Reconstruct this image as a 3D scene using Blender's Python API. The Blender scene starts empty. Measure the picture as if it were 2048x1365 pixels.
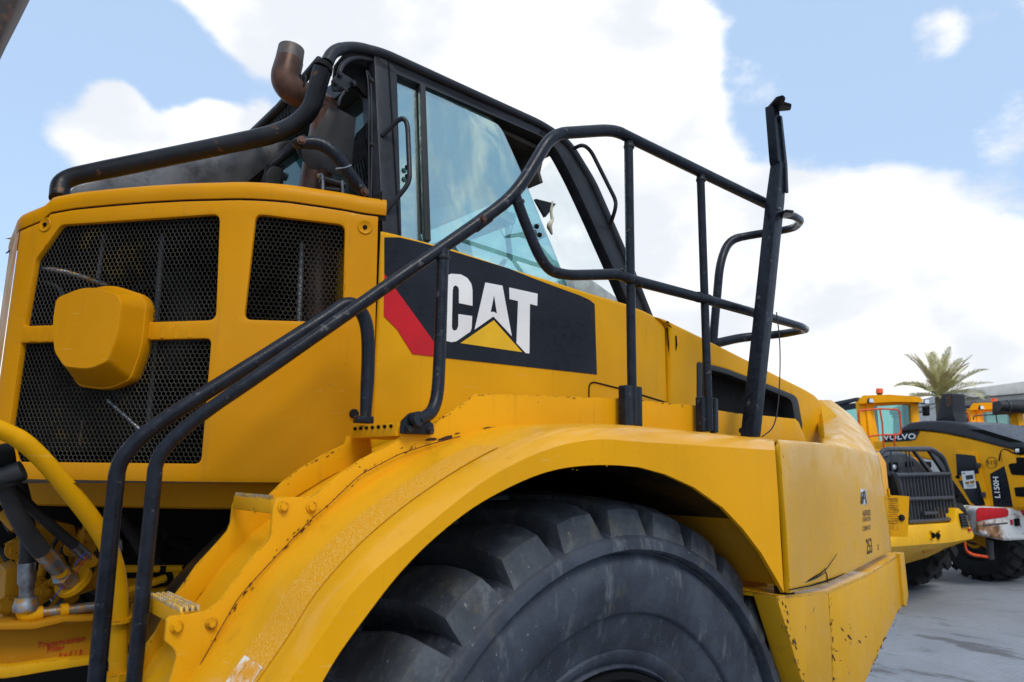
import bpy, bmesh, math, random
from mathutils import Vector, Matrix
from mathutils.geometry import delaunay_2d_cdt
random.seed(7)
D = bpy.data; SC = bpy.context.scene; COL = SC.collection
# ------------------------------------------------------------------ camera
H = 1.93; FPX = 1440.0; YAW, PITCH, ROLL = 0.71029, 0.177714, 0.0115647
CF = Vector((math.sin(YAW)*math.cos(PITCH), math.cos(YAW)*math.cos(PITCH), math.sin(PITCH)))
_r = Vector((math.cos(YAW), -math.sin(YAW), 0)); _u = _r.cross(CF)
CR = _r*math.cos(ROLL) + _u*math.sin(ROLL); CU = _u*math.cos(ROLL) - _r*math.sin(ROLL)
CAM = Vector((0, 0, H))
cd = D.cameras.new('camera'); cam = D.objects.new('camera', cd); COL.objects.link(cam)
cd.sensor_width = 36; cd.lens = FPX/2048*36; cd.clip_start = .05; cd.clip_end = 3000
m = Matrix((CR, CU, -CF)).transposed().to_4x4(); m.translation = CAM; cam.matrix_world = m
cd.dof.use_dof = True; cd.dof.focus_distance = 2.9; cd.dof.aperture_fstop = 5.0
SC.camera = cam
# ------------------------------------------------------------------ light
SUN_EL, SUN_AZ = math.radians(51), math.radians(198)      # azimuth from +Y towards +X
SD = Vector((math.sin(SUN_AZ)*math.cos(SUN_EL), math.cos(SUN_AZ)*math.cos(SUN_EL), math.sin(SUN_EL)))
sl = D.lights.new('sun', 'SUN'); sl.energy = 1.05; sl.angle = math.radians(24); sl.color = (1, .95, .87)
so = D.objects.new('sun', sl); COL.objects.link(so); so.rotation_euler = (-SD).to_track_quat('-Z', 'Y').to_euler()
SC.view_settings.view_transform = 'Standard'; SC.view_settings.look = 'None'
SC.view_settings.exposure = 0.93; SC.view_settings.gamma = 1; SC.view_settings.use_curve_mapping = False

def ray(px, py):
    return (CR*((px-1024)/FPX) - CU*((py-682.5)/FPX) + CF)
def U(px, py, Y):                      # point of a photo pixel at depth Y from the viewer's side
    d = ray(px, py); return CAM + d*(Y/d.y)
def W(px, py, dep): return CAM + ray(px, py)*dep

w = D.worlds.new('World'); SC.world = w; w.use_nodes = True
nt = w.node_tree; N = nt.nodes; L = nt.links; N.clear()
def nd(t, **k):
    n = N.new(t)
    for a, b in k.items():
        if a.startswith('i_'): n.inputs[a[2:].replace('_', ' ')].default_value = b
        else: setattr(n, a, b)
    return n
out = nd('ShaderNodeOutputWorld'); bg = nd('ShaderNodeBackground'); L.new(bg.outputs[0], out.inputs[0])
sky = nd('ShaderNodeTexSky', sky_type='NISHITA', sun_disc=False, sun_elevation=SUN_EL, sun_rotation=SUN_AZ, air_density=1.0, dust_density=.9, ozone_density=1.3)
geo = nd('ShaderNodeTexCoord')
mp = nd('ShaderNodeMapping'); L.new(geo.outputs['Generated'], mp.inputs[0])
mp.inputs['Scale'].default_value = (1, 1, 1.6); mp.inputs['Location'].default_value = (.35, -.2, 1.3)
n1 = nd('ShaderNodeTexNoise'); n1.inputs['Scale'].default_value = 3.1; n1.inputs['Detail'].default_value = 12; n1.inputs['Roughness'].default_value = .62; n1.inputs['Distortion'].default_value = .25
L.new(mp.outputs[0], n1.inputs['Vector'])
def mth(op, a, b=None, c=None):
    n = nd('ShaderNodeMath', operation=op)
    for i, v in enumerate((a, b, c)):
        if v is None: continue
        if isinstance(v, (int, float)): n.inputs[i].default_value = v
        else: L.new(v, n.inputs[i])
    return n.outputs[0]
# cloud banks: directions (seen through photo pixels), angular radius in degrees, weight
n3 = nd('ShaderNodeTexNoise'); n3.inputs['Scale'].default_value = 11; n3.inputs['Detail'].default_value = 9; n3.inputs['Roughness'].default_value = .66; L.new(mp.outputs[0], n3.inputs['Vector'])
cover = mth('ADD', mth('MULTIPLY_ADD', n1.outputs['Fac'], 1.25, -.125), mth('MULTIPLY_ADD', n3.outputs['Fac'], .42, -.21))
BANKS = [((1050, 150), 18, .40), ((1330, 420), 15, .34), ((760, -40), 10, .24), ((1750, 520), 12, .24), ((1500, 680), 18, .34), ((330, 268), 6, .50), ((175, 240), 4.5, .50), ((490, 290), 4.5, .42), ((250, 300), 6, .30), ((410, 280), 4, .3),
         ((1870, 640), 12, .30), ((1850, 85), 3.0, .36), ((2040, 40), 5, .32), ((1545, 150), 3.2, .34), ((2005, 255), 3, .34), ((1900, 60), 3, .2), ((30, 690), 7, .18), ((1000, 700), 25, .2), ((440, 20), 6, .34), ((560, 60), 5, .3),
         ((230, 90), 9, -.46), ((390, 150), 5, -.36), ((520, 190), 4, -.24), ((60, 470), 9, -.16), ((1600, 230), 7, -.30), ((1480, 120), 3, -.2), ((1720, 60), 12, -.24), ((1960, 240), 9, -.20), ((1980, 380), 6, -.12), ((60, 100), 11, -.26), ((80, 380), 6, -.12)]
for (p, rad, wt) in BANKS:
    d = ray(*p).normalized()
    vd = nd('ShaderNodeVectorMath', operation='DOT_PRODUCT'); L.new(geo.outputs['Generated'], vd.inputs[0]); vd.inputs[1].default_value = d
    mr = nd('ShaderNodeMapRange', interpolation_type='SMOOTHSTEP'); L.new(vd.outputs['Value'], mr.inputs[0])
    mr.inputs[1].default_value = math.cos(math.radians(rad)); mr.inputs[2].default_value = math.cos(math.radians(rad*.15))
    mr.inputs[3].default_value = 0; mr.inputs[4].default_value = wt
    cover = mth('ADD', cover, mr.outputs[0])
cr = nd('ShaderNodeMapRange', interpolation_type='SMOOTHSTEP'); L.new(cover, cr.inputs[0])
cr.inputs[1].default_value = .47; cr.inputs[2].default_value = .74
n2 = nd('ShaderNodeTexNoise'); n2.inputs['Scale'].default_value = 5; n2.inputs['Detail'].default_value = 8; L.new(mp.outputs[0], n2.inputs['Vector'])
cc = nd('ShaderNodeMix', data_type='RGBA'); ccr = nd('ShaderNodeMapRange', interpolation_type='SMOOTHSTEP'); L.new(n2.outputs['Fac'], ccr.inputs[0]); ccr.inputs[1].default_value = .38; ccr.inputs[2].default_value = .58; L.new(ccr.outputs[0], cc.inputs['Factor'])
cc.inputs['A'].default_value = (4.55, 4.75, 5.1, 1); cc.inputs['B'].default_value = (6.3, 6.3, 6.25, 1)
# thin high veil brightens the blue
veil = nd('ShaderNodeMix', data_type='RGBA'); veil.inputs['Factor'].default_value = .72; L.new(sky.outputs[0], veil.inputs['A']); veil.inputs['B'].default_value = (3.05, 4.1, 5.6, 1)
mx = nd('ShaderNodeMix', data_type='RGBA'); L.new(cr.outputs[0], mx.inputs['Factor']); L.new(veil.outputs['Result'], mx.inputs['A']); L.new(cc.outputs['Result'], mx.inputs['B'])
L.new(mx.outputs['Result'], bg.inputs[0]); bg.inputs[1].default_value = .1

# ------------------------------------------------------------------ materials
class G:
    def __init__(s, name):
        s.m = D.materials.new(name); s.m.use_nodes = True; s.t = s.m.node_tree; s.n = s.t.nodes; s.l = s.t.links
        s.p = s.n['Principled BSDF']; s.out = s.n['Material Output']
        s.pos = s.n.new('ShaderNodeNewGeometry').outputs['Position']
    def lk(s, a, b):
        if isinstance(a, (int, float, tuple)): b.default_value = a
        else: s.l.new(a, b)
    def noise(s, scale, detail=4, rough=.55, vec=(1, 1, 1), dist=0):
        mpn = s.n.new('ShaderNodeMapping'); s.l.new(s.pos, mpn.inputs[0]); mpn.inputs['Scale'].default_value = vec
        x = s.n.new('ShaderNodeTexNoise'); s.l.new(mpn.outputs[0], x.inputs['Vector'])
        x.inputs['Scale'].default_value = scale; x.inputs['Detail'].default_value = detail; x.inputs['Roughness'].default_value = rough; x.inputs['Distortion'].default_value = dist
        return x.outputs['Fac']
    def rng(s, v, a, b, c=0., d=1., smooth=True):
        x = s.n.new('ShaderNodeMapRange')
        if smooth: x.interpolation_type = 'SMOOTHSTEP'
        s.lk(v, x.inputs[0])
        for i, q in enumerate((a, b, c, d)): x.inputs[i+1].default_value = q
        return x.outputs[0]
    def mix(s, f, a, b, mode='MIX'):
        x = s.n.new('ShaderNodeMix'); x.data_type = 'RGBA'; x.blend_type = mode
        for v, k in ((f, 'Factor'), (a, 'A'), (b, 'B')):
            if isinstance(v, tuple) and len(v) == 3: v = v+(1,)
            s.lk(v, x.inputs[k])
        return x.outputs['Result']
    def math(s, op, a, b):
        x = s.n.new('ShaderNodeMath'); x.operation = op; s.lk(a, x.inputs[0]); s.lk(b, x.inputs[1]); return x.outputs[0]
    def bump(s, h, strength=.2, dist=.002):
        x = s.n.new('ShaderNodeBump'); x.inputs['Strength'].default_value = strength; x.inputs['Distance'].default_value = dist
        s.l.new(h, x.inputs['Height']); s.l.new(x.outputs[0], s.p.inputs['Normal'])
    def edge(s, radius=.006):
        b = s.n.new('ShaderNodeBevel'); b.samples = 3; b.inputs['Radius'].default_value = radius
        g2 = s.n.new('ShaderNodeNewGeometry'); v = s.n.new('ShaderNodeVectorMath'); v.operation = 'DOT_PRODUCT'
        s.l.new(b.outputs[0], v.inputs[0]); s.l.new(g2.outputs['Normal'], v.inputs[1])
        return s.rng(v.outputs['Value'], .99, .85)
    def set(s, col=None, rough=None, metal=0, coat=0, spec=None):
        if col is not None: s.lk(col+(1,) if isinstance(col, tuple) and len(col) == 3 else col, s.p.inputs['Base Color'])
        if rough is not None: s.lk(rough, s.p.inputs['Roughness'])
        s.p.inputs['Metallic'].default_value = metal; s.p.inputs['Coat Weight'].default_value = coat; s.p.inputs['Coat Roughness'].default_value = .12
        if spec is not None: s.p.inputs['Specular IOR Level'].default_value = spec
        return s.m
M = {}
def yellow(name, base, wear=0., fade=.0, rough=.36, edges=False, dust=0., chips=.735, spec=.10, coat=0.):
    g = G(name)
    big = g.noise(1.7, 3); c = g.mix(g.rng(big, .3, .7), tuple(x*.9 for x in base), tuple(min(1, x*1.07) for x in base))
    st = g.noise(5, 5, .6, (4, 4, .35)); c = g.mix(g.rng(st, .52, .75, 0, .16+fade*.3), c, (.46, .24, .012))
    if fade: c = g.mix(g.rng(g.noise(2.3, 6, .6, (1, 1, 1.6)), .45, .7, 0, fade), c, (.55, .36, .10))
    sp = g.noise(130, 2, .5); c = g.mix(g.rng(sp, .70, .75, 0, .4*dust+.08), c, (.62, .50, .25))
    ru = g.noise(26, 4, .6, (1, 1, .07)); c = g.mix(g.rng(ru, .60, .70, 0, .22), c, (.34, .165, .02))
    sc = g.noise(34, 3, .5, (.25, .25, 3.2), 1.5); c = g.mix(g.rng(sc, .70, .73, 0, .35), c, (.70, .47, .16))
    fl = g.noise(.9, 8, .7); c = g.mix(g.rng(fl, .46, .68, 0, .09), c, (.56, .33, .07))
    gr = g.rng(g.noise(45, 5, .7), .62, .74, 0, .3); c = g.mix(gr, c, (.19, .11, .025))
    if wear:
        ch = g.rng(g.math('MULTIPLY', g.noise(38, 7, .62), g.rng(g.noise(3.2, 3), .35, .65, .78, 1.06)), chips-.10*wear, chips-.085*wear)
        c = g.mix(ch, c, g.mix(g.rng(g.noise(60), .4, .6), (.035, .014, .009), (.14, .045, .015)))
    if edges:
        e = g.math('MULTIPLY', g.edge(), g.rng(g.noise(22, 6, .7), .46, .60)); c = g.mix(e, c, (.05, .022, .014))
    rg = g.rng(g.noise(9, 5), .3, .75, rough-.07, rough+.17)
    hsum = g.math('ADD', g.math('MULTIPLY', g.noise(240, 2), .04), g.math('MULTIPLY', g.noise(3.5, 3), 1.6)); g.bump(hsum, .35, .004)
    g.set(c, rg, 0, coat, spec); M[name] = g.m
Y0 = (.68, .325, .003)
yellow('yellow_plastic', (.60, .245, .001), rough=.40)
yellow('yellow_paint', Y0, wear=.0, rough=.36, dust=.2)
yellow('yellow_fender', (.70, .312, .001), rough=.32, dust=.5, spec=.08)
yellow('yellow_fender_top', (.70, .325, .006), rough=.30, dust=.7, spec=.12, coat=.3)
yellow('yellow_worn', (.69, .318, .004), wear=.55, edges=True, rough=.42)
yellow('yellow_faded', (.60, .305, .004), wear=.3, fade=.06, rough=.22, edges=True, spec=.16)
yellow('yellow_bumper', (.60, .305, .010), wear=.5, edges=True, rough=.38)
yellow('yellow_grimy', (.42, .180, .005), wear=.7, fade=.2, rough=.5)
yellow('yellow_machine', (.92, .40, .008), rough=.32)
yellow('yellow_hauler', (.82, .42, .004), rough=.34)
def simple(name, col, rough, metal=0., var=.25, scale=14, coat=0, dirt=None, dirt_lo=.55, bump=.1, dirt_hi=None, vec=(1, 1, 1), spec=.28):
    g = G(name); n = g.noise(scale, 6, .6)
    c = g.mix(g.rng(n, .3, .7), tuple(x*(1-var) for x in col), tuple(min(1, x*(1+var)) for x in col))
    if dirt: c = g.mix(g.rng(g.noise(scale*1.7, 8, .68, vec), dirt_lo, dirt_hi or dirt_lo+.15, 0, .8), c, dirt)
    if bump: g.bump(g.noise(scale*9, 3), bump, .002)
    g.set(c, g.rng(g.noise(scale*2, 4), .3, .7, max(.04, rough-.08), rough+.1), metal, coat, spec); M[name] = g.m
simple('black_paint', (.010, .0125, .019), .30, 0, .3, 18, 0, (.10, .10, .105), .60, .25, .70, spec=.2)
simple('black_worn', (.013, .014, .017), .38, 0, .25, 9, .0, (.17, .075, .022), .60, .2, .68)
simple('cab_black', (.014, .0155, .020), .42, 0, .25, 12, .0, (.06, .06, .06), .6, .1, None, (5, 5, .4))
simple('dark_steel', (.018, .0175, .019), .42, .1, .3, 10, 0, (.09, .08, .075), .64, spec=.1)
simple('matte_black', (.006, .006, .0065), .75, spec=.12)
simple('black_plastic', (.022, .023, .025), .5, 0, .2, 20, 0, (.07, .065, .06), .65)
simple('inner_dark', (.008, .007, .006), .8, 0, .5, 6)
simple('rust_pipe', (.10, .050, .034), .38, .4, .45, 7, 0, (.035, .03, .03), .5, .15, .7)
simple('pipe_tip', (.10, .085, .075), .5, .5, .4, 16, 0, (.2, .19, .18), .62)
simple('steel', (.24, .25, .265), .4, .75, .3, 25, 0, (.46, .21, .01), .50, .1, .54)
simple('plain_steel', (.26, .27, .29), .36, .85, .3, 25, 0, (.10, .08, .06), .55)
simple('tread_metal', (.50, .30, .05), .45, .2, .4, 60, 0, (.30, .30, .31), .50, .2, .55)
simple('hose_rubber', (.022, .021, .022), .6, 0, .3, 12, 0, (.10, .085, .06), .6)
simple('white_paint', (.80, .80, .79), .35, 0, .04, 8, 0, (.33, .33, .33), .72)
simple('red_paint', (.50, .006, .012), .4, 0, .12, 8)
simple('decal_black', (.006, .007, .012), .32, 0, .2, 20, 0, (.12, .11, .09), .72, .04, .76)
simple('decal_yellow', (.80, .46, .012), .38, 0, .05, 8, 0, (.3, .18, .02), .74)
simple('ink_red', (.42, .02, .012), .5)
simple('ink_dark', (.055, .05, .065), .6, 0, .3, 60, 0, (.50, .30, .04), .55, 0, .62)
simple('orange_paint', (.72, .085, .022), .4)
simple('plate_grey', (.11, .11, .112), .34, .7, .25, 5, 0, (.05, .045, .04), .55)
simple('concrete', (.50, .48, .44), .85, 0, .12, 2)
simple('mesh_wire', (.055, .052, .043), .45, .3, .5, 3, 0, (.20, .145, .05), .56, 0, .68)
simple('silver_bar', (.22, .22, .22), .4, .6)
simple('cable', (.02, .02, .022), .5)
simple('cloth', (.62, .55, .42), .9)
simple('seat_cloth', (.03, .03, .033), .9)
simple('grey_trim', (.36, .38, .37), .5)
simple('headliner', (.055, .045, .036), .85, 0, .3, 5)
simple('machine_grey', (.040, .042, .048), .42, 0, .12, 6, 0, (.10, .10, .10), .66)
simple('orange_lens', (.75, .12, .03), .2)
simple('blue_wire', (.02, .06, .5), .4); simple('red_wire', (.45, .01, .02), .4)
simple('trunk_bark', (.14, .10, .065), .9, 0, .35, 20)
simple('dust_rust', (.05, .018, .011), .85, 0, .6, 60)
# rubber
g = G('rubber'); c = g.mix(g.rng(g.noise(6, 6, .65), .35, .7), (.020, .024, .035), (.048, .057, .078))
c = g.mix(g.rng(g.noise(16, 10, .74, (1, 1, .3)), .52, .70, 0, .6), c, (.15, .165, .185)); c = g.mix(g.rng(g.noise(60, 8, .72), .64, .70, 0, .9), c, (.30, .29, .27)); c = g.mix(g.rng(g.noise(11, 6, .7), .56, .7, 0, .5), c, (.085, .075, .045))
g.bump(g.noise(70, 9, .72), .6, .004); g.set(c, g.rng(g.noise(12, 6), .3, .7, .40, .7), 0, 0, .35); M['rubber'] = g.m
g = G('rubber_tread'); c = g.mix(g.rng(g.noise(7, 6, .65), .35, .7), (.040, .046, .056), (.082, .090, .104))
c = g.mix(g.rng(g.noise(16, 10, .74, (1, 1, .5)), .50, .68, 0, .6), c, (.17, .175, .175)); c = g.mix(g.rng(g.noise(60, 8, .72), .63, .69, 0, .9), c, (.30, .29, .26)); c = g.mix(g.rng(g.noise(11, 6, .7), .54, .66, 0, .55), c, (.10, .09, .055))
g.bump(g.noise(60, 9, .72), .7, .005); g.set(c, g.rng(g.noise(12, 6), .3, .7, .42, .7), 0, 0, .35); M['rubber_tread'] = g.m
simple('rubber_far', (.016, .016, .016), .75, 0, .4, 6, 0, (.11, .10, .09), .6)
def glass(name, tint, refl, rough=.01):
    g = G(name); g.n.remove(g.p)
    t = g.n.new('ShaderNodeBsdfTransparent'); t.inputs[0].default_value = tint+(1,)
    gl = g.n.new('ShaderNodeBsdfGlossy'); gl.inputs['Roughness'].default_value = rough; gl.inputs[0].default_value = (.74, .93, .92, 1)
    df = g.n.new('ShaderNodeBsdfDiffuse'); df.inputs[0].default_value = (.45, .5, .48, 1)
    fr = g.n.new('ShaderNodeLayerWeight'); fr.inputs[0].default_value = .5
    f = g.math('ADD', g.math('MULTIPLY', g.math('POWER', fr.outputs['Facing'], 4.), .6), refl); mxs = g.n.new('ShaderNodeMixShader'); g.l.new(f, mxs.inputs[0]); g.l.new(t.outputs[0], mxs.inputs[1]); g.l.new(gl.outputs[0], mxs.inputs[2])
    m2 = g.n.new('ShaderNodeMixShader'); g.l.new(g.rng(g.noise(7, 6, .65, (2, 2, .7)), .35, .8, .015, .07), m2.inputs[0]); g.l.new(mxs.outputs[0], m2.inputs[1]); g.l.new(df.outputs[0], m2.inputs[2])
    g.l.new(m2.outputs[0], g.out.inputs[0]); M[name] = g.m
glass('cab_glass', (.55, .80, .79), .42); glass('teal_glass', (.20, .46, .45), .06); glass('far_glass', (.45, .72, .68), .12)
glass('screen_glass', (.93, .98, .98), .02)
g = G('lamp_glass'); g.set((.7, .72, .74), .08, .6); M['lamp_glass'] = g.m
# paving
g = G('paving'); br = g.n.new('ShaderNodeTexBrick'); g.l.new(g.pos, br.inputs['Vector']); br.inputs['Scale'].default_value = 4.5; br.inputs['Mortar Size'].default_value = .010
br.inputs['Color1'].default_value = (.235, .25, .275, 1); br.inputs['Color2'].default_value = (.255, .27, .295, 1); br.inputs['Mortar'].default_value = (.19, .20, .215, 1)
c = g.mix(g.rng(g.noise(.7, 9, .68), .42, .62, 0, .6), br.outputs[0], (.19, .20, .22)); c = g.mix(g.rng(g.noise(1.3, 7, .72, (1, .35, 1)), .56, .64, 0, .75), c, (.075, .072, .072)); c = g.mix(g.rng(g.noise(26, 8, .7), .55, .75, 0, .5), c, (.11, .11, .112)); c = g.mix(g.rng(g.noise(40, 5, .6), .62, .68, 0, .7), c, (.34, .35, .36)); c = g.mix(g.rng(g.noise(5, 9, .75), .56, .66, 0, .4), c, (.12, .125, .13))
g.bump(g.noise(45, 7, .7), .6, .006); g.set(c, .8, 0, 0, .3); M['paving'] = g.m
g = G('grip_strip'); c = g.mix(g.rng(g.noise(330, 2), .54, .62), (.68, .30, .004), (.74, .44, .12)); c = g.mix(g.rng(g.noise(4, 6), .5, .7, 0, .5), c, (.68, .32, .02)); g.bump(g.noise(260, 2), .5, .003); g.set(c, .55, 0, 0, .2); M['grip_strip'] = g.m
g = G('worn_white'); c = g.mix(g.rng(g.noise(14, 8, .7), .40, .55), (.68, .30, .02), (.78, .74, .66)); c = g.mix(g.rng(g.noise(70, 6), .60, .68, 0, .8), c, (.34, .17, .03)); g.set(c, .5, 0, 0, .2); M['worn_white'] = g.m
g = G('frond_green'); c = g.mix(g.rng(g.noise(3, 3), .3, .7), (.40, .38, .13), (.66, .58, .28)); g.set(c, .5); M['frond_green'] = g.m
g = G('frond_dry'); g.set((.34, .25, .13), .6); M['frond_dry'] = g.m

# ------------------------------------------------------------------ building helpers
def par(o, parent):
    if parent is not None:
        o.parent = parent
        if parent.parent is None: o.matrix_parent_inverse = Matrix.Translation(-parent.location)
def link(name, me, mat, parent=None):
    o = D.objects.new(name, me); COL.objects.link(o)
    if mat is not None: me.materials.append(M[mat] if isinstance(mat, str) else mat)
    par(o, parent); return o
def finish(name, bm, mat, parent=None, smooth=38):
    bmesh.ops.recalc_face_normals(bm, faces=bm.faces)
    a = math.radians(smooth)
    for f in bm.faces: f.smooth = True
    for e in bm.edges:
        if len(e.link_faces) == 2 and e.calc_face_angle(0) > a: e.smooth = False
    me = D.meshes.new(name); bm.to_mesh(me); bm.free()
    return link(name, me, mat, parent)
def bevel(bm, width, seg=2, ang=45):
    if not width: return
    a = math.radians(ang)
    es = [e for e in bm.edges if len(e.link_faces) == 2 and e.calc_face_angle(0) > a]
    bmesh.ops.bevel(bm, geom=es, offset=width, segments=seg, profile=.6, affect='EDGES', clamp_overlap=False)
class Plane:
    def __init__(s, p0, n, up=Vector((0, 0, 1))):
        s.p0 = Vector(p0); s.n = Vector(n).normalized(); s.u = up.cross(s.n).normalized(); s.v = s.n.cross(s.u)
    def uv(s, px, py):
        d = ray(px, py); t = (s.p0-CAM).dot(s.n)/d.dot(s.n); q = CAM+d*t-s.p0; return (q.dot(s.u), q.dot(s.v))
    def pos(s, u, v, off=0): return s.p0 + s.u*u + s.v*v + s.n*off
    def at(s, px, py, off=0): return s.pos(*s.uv(px, py), off)
    def nrm(s, u, v): return s.n
def YP(Y): return Plane((0, Y, H), (0, -1, 0))
class Plan:                            # vertical surface over a curve in plan
    def __init__(s, pts):
        s.p = [Vector((x, y)) for x, y in pts]; s.s = [0]
        for a, b in zip(s.p, s.p[1:]): s.s.append(s.s[-1]+(b-a).length)
    def uv(s, px, py):
        d = ray(px, py); h = Vector((d.x, d.y)); best = None
        for i, (a, b) in enumerate(zip(s.p, s.p[1:])):
            e = b-a; den = h.x*(-e.y)+h.y*e.x
            if abs(den) < 1e-9: continue
            t = (a.x*(-e.y)+a.y*e.x)/den; k = (h.x*a.y-h.y*a.x)/-den if False else None
            q = h*t; k = (q-a).dot(e)/e.length_squared
            if t > 0 and -1e-6 <= k <= 1+1e-6 and (best is None or t < best[0]): best = (t, s.s[i]+k*e.length, H+d.z*t)
        if best is None: raise ValueError('no hit %s %s' % (px, py))
        return best[1:]
    def _seg(s, u):
        for i in range(len(s.s)-1):
            if u <= s.s[i+1] or i == len(s.s)-2: return i
    def nrm(s, u, v=0):
        def sn(i):
            i = min(max(i, 0), len(s.p)-2); e = (s.p[i+1]-s.p[i]).normalized(); return Vector((-e.y, e.x, 0))
        i = s._seg(u); k = (u-s.s[i])/(s.s[i+1]-s.s[i]); a = (sn(i-1)+sn(i)).normalized(); b = (sn(i)+sn(i+1)).normalized()
        n = a.lerp(b, min(max(k, 0), 1)).normalized()
        return n
    def pos(s, u, v, off=0):
        i = s._seg(u); k = (u-s.s[i])/(s.s[i+1]-s.s[i]); q = s.p[i].lerp(s.p[i+1], k)
        return Vector((q.x, q.y, v)) + s.nrm(u)*off
    def at(s, px, py, off=0): return s.pos(*s.uv(px, py), off)
def rnd(pts, r, n=4):                  # round the corners of a closed outline; r in its units, or a list
    out = []; k = len(pts)
    for i, p in enumerate(pts):
        rr = r[i] if isinstance(r, (list, tuple)) else r
        if rr <= 0: out.append(tuple(p)); continue
        a = Vector(pts[i-1]); b = Vector(p); c = Vector(pts[(i+1) % k])
        d1 = min(rr, (a-b).length*.45); d2 = min(rr, (c-b).length*.45)
        p1 = b+(a-b).normalized()*d1; p2 = b+(c-b).normalized()*d2
        for j in range(n+1):
            t = j/n; out.append(tuple(p1*(1-t)**2+b*2*t*(1-t)+p2*t*t))
    return out
def sheet(name, surf, outline, mat, parent=None, holes=(), thick=.02, bev=.003, off=0., uv=False, grid=None, back=None, seg=2):
    cv = (lambda p: tuple(p)) if uv else (lambda p: surf.uv(*p))
    loops = [[cv(p) for p in outline]] + [[cv(p) for p in h] for h in holes]
    vs = []; es = []
    for lp in loops:
        b = len(vs); vs += [Vector(p) for p in lp]; es += [(b+i, b+(i+1) % len(lp)) for i in range(len(lp))]
    def inside(x, y, lp):
        c = False
        for i in range(len(lp)):
            (x1, y1), (x2, y2) = lp[i-1], lp[i]
            if (y1 > y) != (y2 > y) and x < (x2-x1)*(y-y1)/(y2-y1)+x1: c = not c
        return c
    solid = lambda x, y: inside(x, y, loops[0]) and not any(inside(x, y, h) for h in loops[1:])
    if grid:
        us = [p[0] for p in loops[0]]; vv = [p[1] for p in loops[0]]; x = min(us)+grid/2
        while x < max(us):
            y = min(vv)+grid/2
            while y < max(vv):
                if solid(x, y): vs.append(Vector((x, y)))
                y += grid
            x += grid
    rv, re, rf, _, _, _ = delaunay_2d_cdt(vs, es, [], 0, 1e-6)
    rf = [f for f in rf if solid(sum(rv[i][0] for i in f)/len(f), sum(rv[i][1] for i in f)/len(f))]
    bm = bmesh.new()
    fr = [bm.verts.new(surf.pos(p[0], p[1], off)) for p in rv]
    if back is None: bk = [bm.verts.new(surf.pos(p[0], p[1], off-thick)) for p in rv]
    else: bk = [bm.verts.new(surf.pos(p[0], p[1], off)+Vector(back)) for p in rv]
    cnt = {}
    for f in rf:
        try: bm.faces.new([fr[i] for i in f]); bm.faces.new([bk[i] for i in reversed(f)])
        except ValueError: continue
        for i in range(len(f)):
            a, b = f[i], f[(i+1) % len(f)]; cnt.setdefault((min(a, b), max(a, b)), []).append((a, b))
    for k, l in cnt.items():
        if len(l) == 1:
            a, b = l[0]; bm.faces.new((fr[b], fr[a], bk[a], bk[b]))
    for v in [v for v in bm.verts if not v.link_faces]: bm.verts.remove(v)
    bmesh.ops.recalc_face_normals(bm, faces=bm.faces)
    bevel(bm, bev, seg)
    return finish(name, bm, mat, parent)
def path(pts, bend=.08, n=6):          # pts: (Vector, radius); fillet the corners
    out = [pts[0]]
    for i in range(1, len(pts)-1):
        a, b, c = pts[i-1][0], pts[i][0], pts[i+1][0]; bb = pts[i][2] if len(pts[i]) > 2 else bend
        if bb <= 0: out.append(pts[i]); continue
        d1 = min(bb, (a-b).length*.48); d2 = min(bb, (c-b).length*.48)
        p1 = b+(a-b).normalized()*d1; p2 = b+(c-b).normalized()*d2
        for j in range(n+1):
            t = j/n; out.append((p1*(1-t)**2+b*2*t*(1-t)+p2*t*t, pts[i][1]))
    out.append(pts[-1]); return out
def sweep(bm, pts, seg=12, cap=True, prof=None):
    P = [p[0] for p in pts]; rings = []; t0 = (P[1]-P[0]).normalized(); x = t0.orthogonal().normalized()
    for i, p in enumerate(pts):
        t = (P[min(i+1, len(P)-1)]-P[max(i-1, 0)]).normalized()
        x = (x-t*x.dot(t)).normalized(); y = t.cross(x)
        rings.append([bm.verts.new(p[0]+(x*math.cos(k*2*math.pi/seg)+y*math.sin(k*2*math.pi/seg))*p[1]) for k in range(seg)])
    for a, b in zip(rings, rings[1:]):
        for k in range(seg): bm.faces.new((a[k], a[(k+1) % seg], b[(k+1) % seg], b[k]))
    if cap: bm.faces.new(list(reversed(rings[0]))); bm.faces.new(rings[-1])
def dep(p): return (p-CAM).dot(CF)
def px_pts(pts):                       # (px, py, Y, width in photo pixels[, bend])
    o = []
    for q in pts:
        v = U(q[0], q[1], q[2]); o.append((v, q[3]*dep(v)/FPX/2)+((q[4],) if len(q) > 4 else ()))
    return o
def tube(name, pts, mat, parent=None, bend=.08, seg=14, n=6, cap=True):
    bm = bmesh.new(); sweep(bm, path(px_pts(pts) if not isinstance(pts[0][0], Vector) else pts, bend, n), seg, cap)
    return finish(name, bm, mat, parent)
def tubes(name, lst, mat, parent=None, bend=.08, seg=10):
    bm = bmesh.new()
    for pts in lst: sweep(bm, path(px_pts(pts) if not isinstance(pts[0][0], Vector) else pts, bend), seg)
    return finish(name, bm, mat, parent)
def cr1(p0, p1, p2, p3, t):
    return (p1*2+(p2-p0)*t+(p0*2-p1*5+p2*4-p3)*t*t+(p1*3-p0-p2*3+p3)*t*t*t)*.5
def spline(pts, n=6):
    o = []
    for i in range(len(pts)-1):
        a = pts[i-1] if i else pts[0]*2-pts[1]; d = pts[i+2] if i+2 < len(pts) else pts[-1]*2-pts[-2]
        for j in range(n): o.append(cr1(a, pts[i], pts[i+1], d, j/n))
    o.append(pts[-1]); return o
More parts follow.
